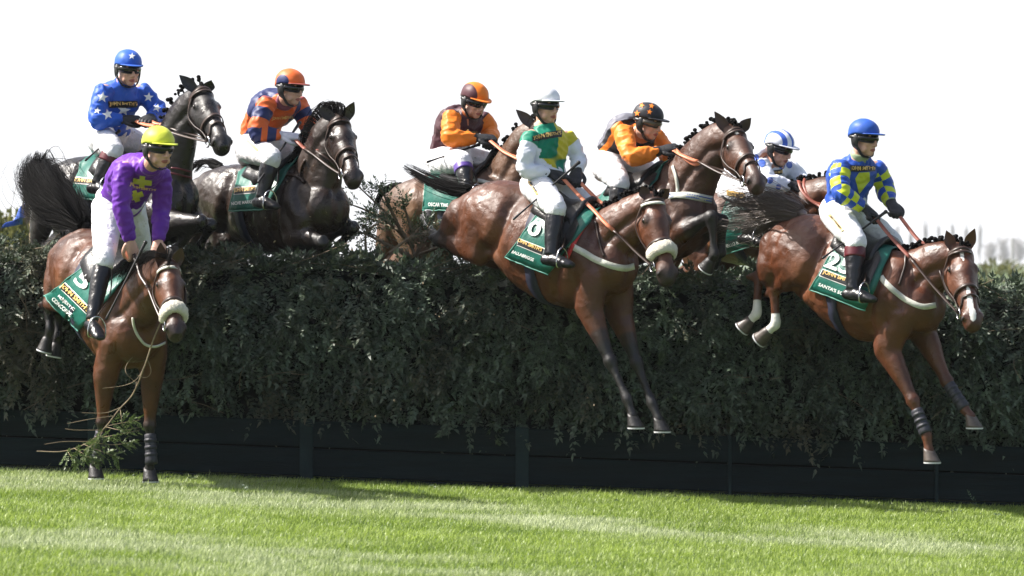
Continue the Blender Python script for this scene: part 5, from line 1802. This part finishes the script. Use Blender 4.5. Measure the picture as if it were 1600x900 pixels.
# 5: white cap, green and yellow quarters ------------------------------------
H5 = dict(bulk=[(734, 376, .12, .12, .085, .140), (748, 360, .13, .13, .09, .16)], flat_hooves=("FR", "FL"), label="bright bay horse with a white sheepskin noseband, stretched over the middle of the hedge", mat=BAY2,
    trunk=[(748, 340, 44, .215), (785, 338, 58, .26), (825, 368, 70, .275), (865, 394, 77, .285), (912, 405, 78, .275), (940, 412, 66, .24), (958, 415, 44, .18)],
    neck=[(925, 395, 0, .25, .15), (962, 365, 0, .195, .115), (990, 338, 0, .145, .09)], poll=(1021, 303), muzzle=(1049, 430), headlen=.60,
    FR=[(921, 482, .13), (954, 566, .13), (980, 624, .13), (1000, 668, .13)], FL=[(968, 490, -.13), (995, 568, -.13), (1019, 630, -.13), (1041, 674, -.13)],
    HR=[(752, 392, .14), (685, 374, .13), (668, 352, 0, .95), (668, 340, 0, 1.1)], HL=[(775, 396, -.12), (712, 388, -.12), (700, 375, 0, 1.1), (705, 372, 0, 1.3)],
    dark_from=0.0, dark_nose=0.85, sheepskin=.40, browband=M["strap_white"],
    tail=dict(path=[(733, 303, 0, .05), (705, 299, .02, .055), (678, 290, .02, .052), (652, 276, .02, .04), (628, 260, .02, .022)], n=260),
    cloth=[(844, 333), (930, 338), (858, 428), (793, 402)], band=[(806, 370), (852, 388), (849, 400), (802, 381)],
    cloth_text=[(JS, (807, 378.5), (847, 395), 8, "gold"), ("BALLABRIGGS", (801, 395), (835, 408.5), 5, "paint_white"), ("10", (810, 361), (842, 372), 22, "paint_white", (8, -21))],
    saddle_at=(862, 925), flap=[(868, 338), (900, 335), (905, 352), (885, 400), (868, 395)], girth_x=868,
    straps=[dict(px=[(884, 378), (905, 391), (930, 405), (955, 415), (975, 419), (990, 416)], w=.042, mat=M["strap_white"]),
            dict(px=[(922, 343), (908, 362), (897, 382), (886, 405)], w=.028, mat=M["red"], name="saddle_strap"),
            dict(px=[(931, 346), (934, 365), (938, 385), (944, 402)], w=.016, mat=M["leather"], name="martingale_strap")],
    plait_n=18, ear_R=(1003, 291), ear_L=(1046, 296))
J5 = dict(label="jockey in a white cap with green and yellow quartered silks and white sleeves", yawpx=(40, 745, .0), face=(42, 4),
    joints=dict(head=(852, 165, .02), shoulderR=(827, 212, .17), shoulderL=(887, 214, -.17), elbowR=(819, 264, .24), elbowL=(905, 250, -.22), wristR=(858, 271, .10), wristL=(901, 268, -.12),
        hipR=(838, 290, .10), hipL=(866, 290, -.10), kneeR=(868, 324, .27), kneeL=(921, 326, -.27), ankleR=(861, 398, .36), ankleL=(915, 400, -.36)),
    cap=silk("white_cap", (.72, .73, .77)), silk=silk("quartered_silk", (0.60, 0.52, 0.03), (("q1", (0.0, 0.20, 0.12)), ("sl", (0.74, 0.76, 0.84)))),
    silk_masks=dict(q1=lambda f: f["lat"] * (f["up"] - 0.56) * 6, sl=lambda f: np.where(f["armw"] > -0.1, (f["armt"] - 0.16) * 4, -1)),
    decals=[dict(on="jacket", geo=quad((832, 213.5), (855.5, 207), (878, 203.5), (877, 214), (857, 217), (832, 221.5)), m="black"),
            dict(on="jacket", text=JS, A=(833, 219.5), B=(876, 212), h=7, m="gold"),
            dict(on="breeches", geo=quad((825, 284), (829, 283), (842, 303), (838, 305)), m="gold"), dict(on="breeches", geo=quad((828, 285.5), (831, 285), (840, 299), (838, 300)), m="black", off=.005)],
    whip=((904, 254, .02), (803, 342, .42)), whip_label="black whip of the white-capped jockey, lying across the bay flank", baggy=.004, collar=silk("pale_collar", (.6, .6, .35)), seed=1.0)
RIDERS.append((H5, J5))
# 8: blue cap, blue and yellow checks -----------------------------------------
H8 = dict(bulk=[(1207, 416, .12, .115, .085, .150), (1222, 395, .13, .13, .09, .16)], flat_hooves=("FR", "FL"), label="chestnut horse with a white blaze and white hind socks, farthest right", mat=CHEST,
    trunk=[(1236, 388, 46, .215), (1266, 396, 62, .26), (1310, 430, 68, .275), (1352, 457, 74, .285), (1398, 463, 72, .275), (1424, 472, 62, .24), (1440, 478, 42, .18)],
    neck=[(1408, 452, 0, .25, .15), (1442, 430, 0, .195, .115), (1468, 412, 0, .145, .09)], poll=(1500, 382), muzzle=(1524, 498), headlen=.60,
    FR=[(1386, 543, .13), (1427, 627, .13), (1448, 681, .13), (1463, 722, .13)], FL=[(1440, 515, -.13), (1480, 597, -.13), (1507, 639, -.13), (1529, 668, -.13)],
    HR=[(1238, 432, .14), (1210, 452, .13), (1212, 506, .13), (1187, 531, .13)], HL=[(1240, 430, -.12), (1186, 432, .0), (1182, 490, .06), (1160, 513, .08)],
    dark_from=.9, dark_leg=.0, dark_nose=.3, socks={"HR": 1.7, "HL": 1.65}, pale_hooves=("FR", "FL", "HR", "HL"), leg_boots={"FR": (.25, .92), "FL": (.1, .98)},
    blaze=[(.10, -.006, .055, .012), (.47, -.012, .13, .016), (.56, -.01, .05, .022)],
    tail=dict(path=[(1250, 333, 0, .05), (1228, 326, .02, .075), (1200, 326, .02, .11), (1168, 332, .02, .125), (1140, 336, .02, .11), (1112, 340, .02, .085)], n=850, r=.0024, mat=M["hair_brown"], wild=.6),
    cloth=[(1306, 388), (1394, 393), (1352, 484), (1269, 452)], band=[(1286, 420), (1334, 438), (1330, 450), (1280, 431)],
    cloth_text=[(JS, (1286, 429), (1336, 447), 8, "gold"), ("SANTA'S SON", (1280, 446.5), (1324, 464), 5.5, "paint_white"), ("25", (1288, 417), (1328, 432), 25, "paint_white", (9, -24))],
    saddle_at=(1328, 1392), flap=[(1342, 392), (1372, 390), (1376, 405), (1358, 450), (1340, 445)], girth_x=1338,
    straps=[dict(px=[(1376, 432), (1388, 446), (1402, 459), (1420, 471), (1440, 479), (1460, 477)], w=.036, mat=M["strap_white"]),
            dict(px=[(1416, 397), (1414, 412), (1410, 428), (1404, 446)], w=.016, mat=M["leather"], name="martingale_strap")],
    reins=(("R", "rein_brown", .45), ("L", "rein_brown", .5)), plait_n=20, ear_R=(1479, 361), ear_L=(1523, 358), ear_dark=.0)
J8 = dict(label="jockey in a plain blue cap with blue silks and yellow checked sleeves", yawpx=(40, 1235, -.35), face=(46, 6),
    joints=dict(head=(1350, 216, .03), shoulderR=(1310, 259, .17), shoulderL=(1370, 261, -.17), elbowR=(1316, 303, .25), elbowL=(1382, 296, -.23), wristR=(1348, 324, .12), wristL=(1393, 318, -.12),
        hipR=(1306, 334, .10), hipL=(1334, 334, -.10), kneeR=(1337, 376, .27), kneeL=(1394, 380, -.27), ankleR=(1332, 452, .36), ankleL=(1388, 456, -.36)),
    cap=silk("blue_cap", (.02, .09, .42)), silk=silk("blue_silk", (.018, .075, .40), (("ck", (.55, .62, .03)),)),
    silk_masks=dict(ck=lambda f: np.where((f["armw"] > 0) & (f["armt"] > .06), sin(f["armt"] * 7.0 * pi) * np.where(f["arml"] > 0.05, 1, -1) * np.clip(np.abs(f["arml"] - 0.05) * 6, 0, 1), -1)),
    decals=[dict(on="jacket", geo=quad((1327, 258.5), (1367, 259.5), (1367, 268), (1328, 268)), m="black"), dict(on="jacket", text=JS, A=(1328.5, 266.5), B=(1366, 267), h=7, m="gold"),
            dict(on="jacket", geo=quad((1342, 270), (1358, 269), (1359, 282), (1342, 303), (1336, 279)), m=silk("yellow_patch", (.50, .56, .03)), name="diamond"),
            dict(on="breeches", geo=quad((1294, 336), (1299, 334), (1319, 359), (1315, 362)), m="gold"), dict(on="breeches", geo=quad((1298, 338.5), (1300, 337.5), (1316, 357), (1314, 358)), m="black", off=.005)],
    whip=((1384, 331, .05), (1286, 403, .42)), whip_label="black whip held by the blue and yellow checked jockey", boot_top="maroon", seed=2.0)
RIDERS.append((H8, J8))
# 2: yellow cap, purple silks, landing -----------------------------------------
H2 = dict(flat_hooves=("FR", "FL"), label="bay horse landing at the left with a trailing branch in its mouth", mat=BAY,
    trunk=[(124, 408, 46, .205), (140, 420, 64, .25), (160, 448, 72, .265), (180, 478, 76, .275), (198, 500, 78, .265), (208, 515, 66, .235), (214, 522, 44, .18)],
    neck=[(206, 492, 0, .24, .15), (226, 462, 0, .19, .115), (244, 438, 0, .145, .09)], poll=(264, 408), muzzle=(277, 514), headlen=.55,
    FR=[(164, 588, .15), (160, 660, .15), (154, 708, .15), (153, 747, .15)], FL=[(236, 590, -.15), (234, 665, -.15), (236, 712, -.15), (238, 752, -.15)],
    HR=[(112, 470, .13), (73, 476, 0, -.44), (78, 515, 0, -.47), (69, 548, 0, -.46)], HL=[(125, 475, -.13), (92, 488, 0, -.36), (90, 525, 0, -.38), (84, 556, 0, -.38)],
    dark_from=.9, dark_nose=.75, sheepskin=.42, browband=M["strap_white"], leg_boots={"FR": (.3, 1.25), "FL": (.3, 1.25)}, mane="loose", mane_lift=.02, mane_side=.10, mane_fall=.10,
    tail=dict(path=[(134, 352, 0, .04), (116, 336, 0, .07), (94, 322, 0, .11), (74, 298, 0, .125), (60, 268, 0, .105), (62, 240, 0, .05)], n=3600, r=.0027, wild=.30, core=.8,
              wisps=[dict(path=[(128, 345, .05, .03), (112, 300, .1, .1), (92, 262, .1, .12), (66, 240, .05, .06)], n=60), dict(path=[(70, 245, .0, .03), (88, 238, .05, .1), (104, 262, .1, .12), (116, 310, .1, .1)], n=26), dict(path=[(90, 320, .0, .05), (55, 285, .05, .1), (36, 268, .1, .06)], n=30)]),
    cloth=[(149, 409), (206, 428), (126, 516), (72, 463)], band=[(103, 441), (141, 480), (136, 491), (93, 449)],
    cloth_text=[(JS, (95.5, 448.5), (137, 489), 8.5, "gold"), ("MAJESTIC", (92, 464), (117, 487), 5.5, "paint_white"), ("CONCORDE", (83, 468), (112, 494.5), 6, "paint_white"), ("5", (116, 440), (132, 456), 28, "paint_white", (17, -19))],
    saddle_at=(176, 206), girth_x=176,
    straps=[dict(px=[(209, 496), (210, 508), (213, 522), (224, 536), (240, 541), (256, 535)], w=.016, mat=M["strap_white"])],
    reins=(("R", "leather", .5), ("L", "leather", .5)), ear_R=(251, 380), ear_L=(284, 388))
J2 = dict(label="jockey in a yellow cap and purple silks leaning back over the landing horse", yawpx=(66, 120, -.34), face=(38, 8), bare_hands=True,
    joints=dict(head=(247, 231, .02), shoulderR=(192, 262, .155), shoulderL=(254, 270, -.155), elbowR=(190, 322, .18), elbowL=(252, 326, -.17), wristR=(203, 376, .12), wristL=(247, 378, -.12),
        hipR=(168, 322, .10), hipL=(203, 326, -.10), kneeR=(163, 402, .27), kneeL=(222, 405, -.26), ankleR=(144, 500, .40), ankleL=(222, 505, -.36)), foot_drop=-.09,
    cap=silk("yellow_cap", (.62, .66, .06)), silk=silk("purple_silk", (.13, .022, .34)), arch=.035,
    decals=[dict(on="jacket", geo=plus2(222, 284, 15, 9.5, 4.2, .12), m=silk("yellow_cross", (.55, .56, .05)), name="cross"), dict(on="jacket", geo=plus2(212, 306, 12, 9, 4.2, -.35), m=silk("yellow_cross_lower", (.55, .56, .05)), name="cross"),
            dict(on="jacket", text=JS, A=(200, 291), B=(244, 299), h=5.5, m="gold", off=.0085)],
    whip=((227, 379, .10), (166, 498, .34)), whip_label="black whip held upright by the purple jockey's bare hand", seed=3.0, head_k=1.0)
RIDERS.append((H2, J2))
# 1: blue with white stars -----------------------------------------------------
H1 = dict(label="nearly black horse with a plaited mane leaping over the left end of the hedge", mat=DARK,
    trunk=[(100, 296, 44, .205), (126, 300, 58, .25), (165, 314, 68, .265), (205, 323, 71, .275), (243, 320, 68, .265), (260, 315, 60, .235), (272, 310, 42, .18)],
    neck=[(254, 290, 0, .24, .15), (270, 236, 0, .19, .115), (288, 185, 0, .145, .09)], poll=(314, 136), muzzle=(352, 219), headlen=.58,
    FR=[(262, 350, .15), (316, 345, .14), (285, 378, .10), (270, 398, .10)], FL=[(300, 345, -.14), (330, 352, -.13), (312, 385, -.12), (300, 402, -.12)],
    dark_from=.3, dark_nose=.5, plait_out=True, plait_n=9, mane_span=(.35, .78), plait_size=.85,
    tail=dict(path=[(70, 262, 0, .04), (56, 290, 0, .06), (50, 325, 0, .07), (54, 360, 0, .06)], n=160, mat=M["hair_brown"]),
    cloth=[(128, 256), (196, 262), (154, 314), (112, 306)], band=[(117, 276), (160, 281), (160, 291), (116, 287)],
    cloth_text=[(JS, (117.5, 286), (160, 290), 8, "gold")], saddle_at=(178, 228), girth_x=190,
    straps=[dict(px=[(268, 262), (282, 264), (297, 268)], w=.012, mat=M["maroon"]), dict(px=[(266, 270), (282, 273), (298, 277)], w=.012, mat=M["maroon"])],
    reins=(("R", "rein_orange", .3), ("L", "rein_orange", .3)), ear_R=(281, 118), ear_L=(330, 126))
J1 = dict(label="jockey in blue cap and blue silks with white stars", yawpx=(46, 275, .10), face=(28, 10),
    joints=dict(head=(200, 107, .02), shoulderR=(160, 141, .17), shoulderL=(222, 141, -.17), elbowR=(153, 188, .24), elbowL=(249, 177, -.22), wristR=(190, 187, .10), wristL=(236, 184, -.08),
        hipR=(156, 214, .10), hipL=(184, 214, -.10), kneeR=(177, 234, .27), kneeL=(226, 226, -.27), ankleR=(152, 287, .36), ankleL=(215, 290, -.36)),
    cap=silk("royal_cap", (.025, .11, .50)), silk=silk("royal_silk", (.02, .095, .50)), boot_top="maroon", arch=.03,
    decals=[dict(on="jacket", geo=star_geo(160, 152, 9, .15), m="paint_white", name="star"), dict(on="jacket", geo=star_geo(168, 179, 9, -.2), m="paint_white", name="star"), dict(on="jacket", geo=star_geo(232, 152, 8, .1), m="paint_white", name="star"),
            dict(on="jacket", geo=star_geo(245, 169, 7, .3), m="paint_white", name="star"), dict(on="jacket", geo=star_geo(193, 172, 9, .2, 1.2), m="paint_white", name="star"), dict(on="jacket", geo=star_geo(152, 173, 6, .2), m="paint_white", name="star"),
            dict(on="helmet", geo=star_geo(206, 88, 5.5, .1), m="paint_white", name="star"),
            dict(on="jacket", geo=quad((168, 158), (214, 157), (213, 167), (169, 168)), m="black", off=.006), dict(on="jacket", text=JS, A=(169, 166), B=(213, 165), h=7, m="gold", off=.009)],
    whip=((186, 205, .10), (134, 250, .42)), whip_label="black whip held by the star-silked jockey", seed=4.0)
RIDERS.append((H1, J1))
# 3: orange and blue -------------------------------------------------------------
H3 = dict(label="dark bay horse with pricked ears bursting through the hedge top, second from left", mat=DARK2,
    trunk=[(342, 303, 42, .205), (368, 308, 54, .25), (402, 322, 66, .265), (440, 328, 70, .275), (478, 328, 70, .265), (496, 326, 60, .235), (508, 324, 42, .18)],
    neck=[(490, 298, 0, .24, .15), (503, 252, 0, .19, .115), (514, 212, 0, .145, .09)], poll=(530, 181), muzzle=(556, 274), headlen=.57,
    FR=[(458, 366, .15), (505, 378, .14), (470, 392, .10), (455, 400, .08)], FL=[(522, 350, -.14), (552, 355, -.13), (530, 385, -.12), (515, 400, -.12)],
    dark_from=.5, dark_nose=.3, mane="loose", mane_lift=.09, mane_side=.03, mane_fall=-.02,
    tail=dict(path=[(342, 262, 0, .035), (326, 256, 0, .04), (310, 259, 0, .04), (299, 272, 0, .03)], n=160),
    cloth=[(376, 272), (452, 266), (418, 327), (361.5, 330)], band=[(369, 293), (402, 290), (400, 302), (366, 305)],
    cloth_text=[(JS, (367.5, 303), (402, 300), 8.5, "gold"), ("NICHE MARKET", (364, 321), (400, 317.5), 5, "paint_white")], saddle_at=(418, 466), girth_x=424, flap=[(432, 256), (466, 250), (468, 265), (448, 310), (434, 305)],
    straps=[dict(px=[(440, 276), (455, 275), (468, 278), (476, 286)], w=.02, mat=M["leather"]), dict(px=[(478, 250), (472, 262), (468, 277)], w=.02, mat=M["leather"], name="neck_strap")],
    reins=(("R", "rein_brown", .35), ("L", "rein_brown", .35)), ear_R=(497, 168), ear_L=(553, 160), browband=M["leather"])
J3 = dict(label="jockey in orange and navy silks with hooped sleeves and a white glove", yawpx=(50, 508, .22), face=(52, 8),
    joints=dict(head=(453, 137, .04), shoulderR=(414, 160, .17), shoulderL=(467, 162, -.17), elbowR=(402, 208, .25), elbowL=(485, 204, -.20), wristR=(440, 212, .12), wristL=(489, 218, -.06),
        hipR=(388, 230, .10), hipL=(412, 230, -.10), kneeR=(424, 246, .28), kneeL=(468, 240, -.27), ankleR=(409, 308, .36), ankleL=(460, 308, -.36)),
    cap=silk("orange_cap", (.72, .14, .028), (("bl", (.018, .028, .11)),)), cap_masks=dict(bl=lambda q: (np.abs(q[:, 1]) - .082) * 30), arch=.05, gloves={"R": "glove_white"},
    silk=silk("orange_silk", (.68, .125, .025), (("hp", (.018, .028, .11)), ("qt", (.018, .028, .11)))),
    silk_masks=dict(hp=hoops(3.2, .50), qt=lambda f: np.where(f["armw"] < 0, -f["lat"] * (f["up"] - .62) * 6 * np.sign(f["front"] + 0.2), -1)),
    decals=[dict(on="jacket", text=JS, A=(424, 187.5), B=(457, 185), h=6, m="gold"), dict(on="breeches", geo=quad((384, 220), (388, 218.5), (405, 234), (402, 237)), m="gold")],
    whip=((468, 192, -.02), (404, 284, .42)), whip_label="dark whip of the orange and navy jockey, slanting down behind his boot", seed=5.0)
RIDERS.append((H3, J3))
# 4: orange and maroon ----------------------------------------------------------
H4 = dict(label="light bay horse half hidden behind the spruce branch and the horse in front", mat=LIGHT,
    trunk=[(640, 326, 38, .205), (664, 322, 48, .25), (706, 322, 58, .265), (748, 325, 62, .275), (785, 325, 62, .265), (800, 322, 54, .235), (812, 318, 38, .18)],
    neck=[(792, 300, 0, .24, .15), (806, 262, 0, .19, .115), (822, 225, 0, .14, .09)], poll=(842, 192), muzzle=(866, 268), headlen=.57,
    FR=[(790, 362, .14), (830, 372, .13), (812, 400, .12), (800, 412, .12)], FL=[(815, 355, -.13), (850, 362, -.12), (835, 395, -.12), (822, 408, -.12)],
    tail=dict(path=[(622, 292, 0, .03), (606, 298, 0, .045), (596, 318, 0, .05), (592, 345, 0, .04)], n=120),
    cloth=[(669, 284), (738, 280), (708, 329), (664.5, 328)], cloth_text=[("OSCAR TIME", (671, 322), (702, 323.5), 5.5, "paint_white")], saddle_at=(722, 775), girth_x=735,
    straps=[dict(px=[(740, 282), (752, 284), (766, 288)], w=.03, mat=M["strap_white"])], reins=(("R", "rein_orange", .6), ("L", "rein_orange", .6)), ear_R=(807, 172), ear_L=(868, 172), ear_dark=.8, plait_n=14)
J4 = dict(label="jockey in maroon silks with orange sleeves crouched low in an orange cap", yawpx=(46, 800, 1.15), face=(38, 20),
    joints=dict(head=(741, 157, .02), shoulderR=(704, 182, .17), shoulderL=(755, 186, -.17), elbowR=(704, 216, .24), elbowL=(768, 210, -.2), wristR=(744, 216, .10), wristL=(765, 219, -.06),
        hipR=(688, 252, .10), hipL=(712, 252, -.10), kneeR=(722, 252, .28), kneeL=(760, 250, -.27), ankleR=(731, 298, .36), ankleL=(772, 298, -.36)),
    cap=silk("orange_front_cap", (.075, .022, .03), (("og", (.80, .20, .012)),)), cap_masks=dict(og=lambda q: (.052 - np.abs(q[:, 1])) * 30), peak=silk("orange_peak", (.80, .20, .012)), arch=.05,
    silk=silk("maroon_silk", (.060, .018, .026), (("sl", (.80, .20, .012)),)), silk_masks=dict(sl=lambda f: np.where(f["armt"] > .0, f["armw"] * 3 + .1, -1)),
    decals=[dict(on="jacket", text=JS, A=(729, 206), B=(744, 207), h=3, m="gold"), dict(on="jacket", geo=quad((729, 186), (732, 186), (732, 196), (730, 196)), m="rein_orange"), dict(on="jacket", geo=quad((720, 224), (723, 224), (722, 238), (720, 238)), m="rein_orange")],
    whip=((748, 226, .02), (668, 253, .42)), whip_label="black whip of the maroon and orange jockey, held level", boot_top="purple_top", seed=6.0)
RIDERS.append((H4, J4))
# 6: orange and black -----------------------------------------------------------
H6 = dict(label="brown horse with a high plaited neck and striped breast girth between two others", mat=BROWN,
    trunk=[(905, 368, 38, .205), (935, 360, 50, .25), (975, 352, 62, .265), (1015, 344, 68, .275), (1052, 338, 68, .265), (1070, 332, 58, .235), (1082, 328, 42, .18)],
    neck=[(1068, 300, 0, .24, .15), (1094, 258, 0, .185, .115), (1120, 225, 0, .14, .09)], poll=(1146, 200), muzzle=(1188, 279), headlen=.58,
    FR=[(1045, 372, .14), (1112, 338, .13), (1116, 398, .12), (1103, 420, .12)], FL=[(1085, 372, -.13), (1128, 345, -.12), (1126, 395, -.12), (1112, 412, -.12)],
    dark_from=.0, dark_nose=.5,
    tail=dict(path=[(888, 345, 0, .03), (872, 360, 0, .04), (866, 390, 0, .04)], n=60),
    cloth=[(938, 312), (1018, 292), (992, 352), (928, 362)], saddle_at=(978, 1034), girth_x=985, flap=[(980, 288), (1018, 264), (1030, 275), (1005, 320), (985, 318)],
    straps=[dict(px=[(1046, 307), (1070, 306), (1092, 308), (1111, 312)], w=.050, mat=M["strap_white"]), dict(px=[(1046, 305), (1070, 304), (1092, 306), (1111, 310)], w=.008, mat=M["blue_cloth"], name="breastplate_stripe"),
            dict(px=[(1046, 309), (1070, 308.5), (1092, 310.5), (1111, 314.5)], w=.008, mat=M["blue_cloth"], name="breastplate_stripe"), dict(px=[(1052, 260), (1058, 280), (1060, 302)], w=.022, mat=M["strap_white"], name="neck_strap")],
    reins=(("R", "rein_orange", .4), ("L", "rein_orange", .4)), ear_R=(1117, 175), ear_L=(1173, 185), plait_n=20, blaze=[(.09, -.01, .02, .012)])
J6 = dict(label="jockey in a black cap with orange stars and orange and black silks, bent forward", yawpx=(45, 1075, .0), face=(56, 14),
    joints=dict(head=(1012, 190, .03), shoulderR=(972, 206, .17), shoulderL=(1026, 214, -.17), elbowR=(988, 246, .25), elbowL=(1044, 244, -.21), wristR=(1030, 236, .10), wristL=(1054, 240, -.05),
        hipR=(946, 256, .10), hipL=(972, 256, -.10), kneeR=(968, 284, .28), kneeL=(1014, 268, -.27), ankleR=(962, 342, .36), ankleL=(1006, 338, -.36)),
    cap=silk("black_cap", (.018, .018, .024)), silk=silk("black_silk", (.014, .014, .018), (("sl", (.82, .22, .02)), ("bk", (.16, .16, .19)), ("hm", (.82, .22, .02)))), arch=.07,
    silk_masks=dict(sl=lambda f: f["armw"] * 3 + .15, bk=lambda f: np.where(f["armw"] < -.1, (-f["front"] - .75) * 3, -1), hm=lambda f: np.where(f["armw"] < 0, (.16 - np.abs(f["front"] + .25)) * 4, -1)),  # bk greys the back, sun sheen painted into the silk
    decals=[dict(on="helmet", geo=star_geo(1003, 165, 4.5, .3), m=silk("orange_star", (.8, .22, .02)), name="star"), dict(on="helmet", geo=star_geo(1018, 166, 4.5, .2), m="orange_star", name="star"),
            dict(on="helmet", geo=star_geo(996, 177, 5, .0), m="orange_star", name="star"), dict(on="helmet", geo=star_geo(1015, 175, 4.5, .2), m="orange_star", name="star")],
    lens=M["lens_clear"], upper_goggles=False, seed=7.0)
RIDERS.append((H6, J6))
# 7: white and blue ------------------------------------------------------------
H7 = dict(label="bay horse almost hidden behind the chestnut's flying tail and rider", mat=BAY,
    trunk=[(1084, 350, 38, .205), (1105, 348, 48, .25), (1140, 352, 58, .265), (1182, 355, 62, .275), (1222, 352, 60, .265), (1240, 348, 52, .235), (1252, 345, 38, .18)],
    neck=[(1236, 335, 0, .22, .15), (1266, 318, 0, .165, .115), (1296, 306, 0, .13, .09)], poll=(1326, 300), muzzle=(1362, 366), headlen=.57,
    FR=[(1225, 396, .14), (1262, 405, .13), (1250, 430, .12), (1240, 440, .12)], FL=[(1245, 390, -.13), (1280, 398, -.12), (1268, 425, -.12), (1256, 436, -.12)],
    tail=dict(path=[(1072, 332, 0, .03), (1058, 348, 0, .04), (1054, 380, 0, .04)], n=60),
    cloth=[(1126, 342), (1196, 338), (1172, 384), (1133, 395)], cloth_text=[("HELLO BUD", (1135, 387), (1164, 378), 5.5, "paint_white")], saddle_at=(1160, 1210), girth_x=1186,
    straps=[], reins=(("R", "rein_brown", .5), ("L", "rein_brown", .5)), plait_n=16)
J7 = dict(label="jockey in a blue and white striped cap and white silks with blue spots", yawpx=(44, 1240, 1.0), face=(52, 18),
    joints=dict(head=(1217, 231, .03), shoulderR=(1186, 258, .17), shoulderL=(1236, 262, -.17), elbowR=(1200, 286, .24), elbowL=(1252, 284, -.2), wristR=(1236, 290, .10), wristL=(1258, 292, -.05),
        hipR=(1140, 294, .10), hipL=(1166, 292, -.10), kneeR=(1186, 312, .28), kneeL=(1226, 308, -.27), ankleR=(1168, 366, .36), ankleL=(1206, 362, -.36)),
    cap=silk("striped_cap", (.75, .77, .84), (("st", (.05, .12, .50)),)), cap_masks=dict(st=lambda q: sin(q[:, 1] * 105 + 1.5) - .15), peak=silk("pale_peak", (.72, .74, .82)),
    silk=silk("spotted_silk", (.74, .76, .84)), arch=.07,
    decals=[dict(on="jacket", geo=disc2(x, y, r_), m=("blue_cloth"), name="spot") for x, y, r_ in ((1203, 282, 5), (1181, 246, 5), (1190, 255, 6), (1221, 259, 5), (1233, 258, 5), (1160, 275, 6), (1172, 262, 5), (1216, 292, 4))] +
           [dict(on="jacket", geo=quad((1209, 266), (1222, 264), (1222, 271), (1209, 273)), m="black"), dict(on="jacket", text=JS, A=(1209.5, 271.5), B=(1221.5, 270), h=4, m="gold", off=.008),
            dict(on="breeches", geo=quad((1136, 297), (1165, 302), (1164, 310), (1136, 305)), m="gold"), dict(on="breeches", text=JS, A=(1138, 303), B=(1163, 308), h=4, m="black", off=.007)],
    upper_goggles=False, seed=8.0)
RIDERS.append((H7, J7))

BUILT = []
import time as _t
for hd, jd in RIDERS:
    for it in jd.get("decals", []):
        if isinstance(it["m"], str) and it["m"] not in M and it["m"] in bpy.data.materials: it["m"] = bpy.data.materials[it["m"]]
    a, px, Y = jd["yawpx"]
    fr = Frame(a, px, Y)
    rg = rig(jd, fr)
    hs = build_horse(hd, fr, rg)
    build_jockey(jd, fr, rg, hs)
    BUILT.append((hd, jd, fr, rg, hs))

# ------------------------------------------------------------------ blue flag behind the left end of the hedge
def blue_flag():
    Y = 5.0
    a, b_ = P(44, 314, Y), P(30, 352, Y)
    foot = P(47, 410, Y); foot.z = ground_z(foot.x, Y)
    root = tag(empty("flag", foot), "blue flag showing behind the left end of the hedge", "flag")
    mb = MB(); mb.add(*tube([(foot, .014, .014), (a + Vector((0.02, 0, 0.05)), .011, .011)], n=8, sub=4)); mb.build("pole", M["twig_pale"], root)
    V, Fc = [], []
    for i in range(13):
        for j in range(9):
            u, v = i / 12, j / 8
            p = a.lerp(b_, u) + Vector((0.02 - 0.11 * v * (0.4 + u), 0.05 * math.sin(u * 7 + v * 4), -0.03 * v + 0.02 * math.sin(u * 9)))
            V.append(p)
    for i in range(12):
        for j in range(8): Fc.append((i * 9 + j, i * 9 + j + 1, (i + 1) * 9 + j + 1, (i + 1) * 9 + j))
    o = mesh_obj("flag_cloth", V, Fc, M["blue_cloth"], root)
    sm = o.modifiers.new("thickness", 'SOLIDIFY'); sm.thickness = 0.003
blue_flag()

# clods and needles in the air
def debris():
    g = np.random.default_rng(31); mb = MB()
    for cx, cy, sx, sy, Y, n in ((500, 320, 45, 35, .35, 90), (480, 390, 70, 30, -.1, 40), (720, 470, 60, 50, -.3, 30), (620, 640, 250, 20, -.4, 26), (1450, 480, 40, 40, -.9, 16), (640, 380, 60, 20, .2, 30)):
        for _ in range(n):
            p = P(g.normal(cx, sx), g.normal(cy, sy), Y + g.normal(0, .15)); s = g.uniform(.001, .0032)
            mb.add(*ellip(p, (g.normal(0, s, 3) + [s, 0, 0], g.normal(0, s, 3) + [0, s, 0], g.normal(0, s, 3) + [0, 0, s]), 5, 4))
    tag(mb.build("flying_debris", M["twig_pale"], None, smooth=False), "specks of earth and needles thrown up around the horses", "debris", kind="stuff")
debris()
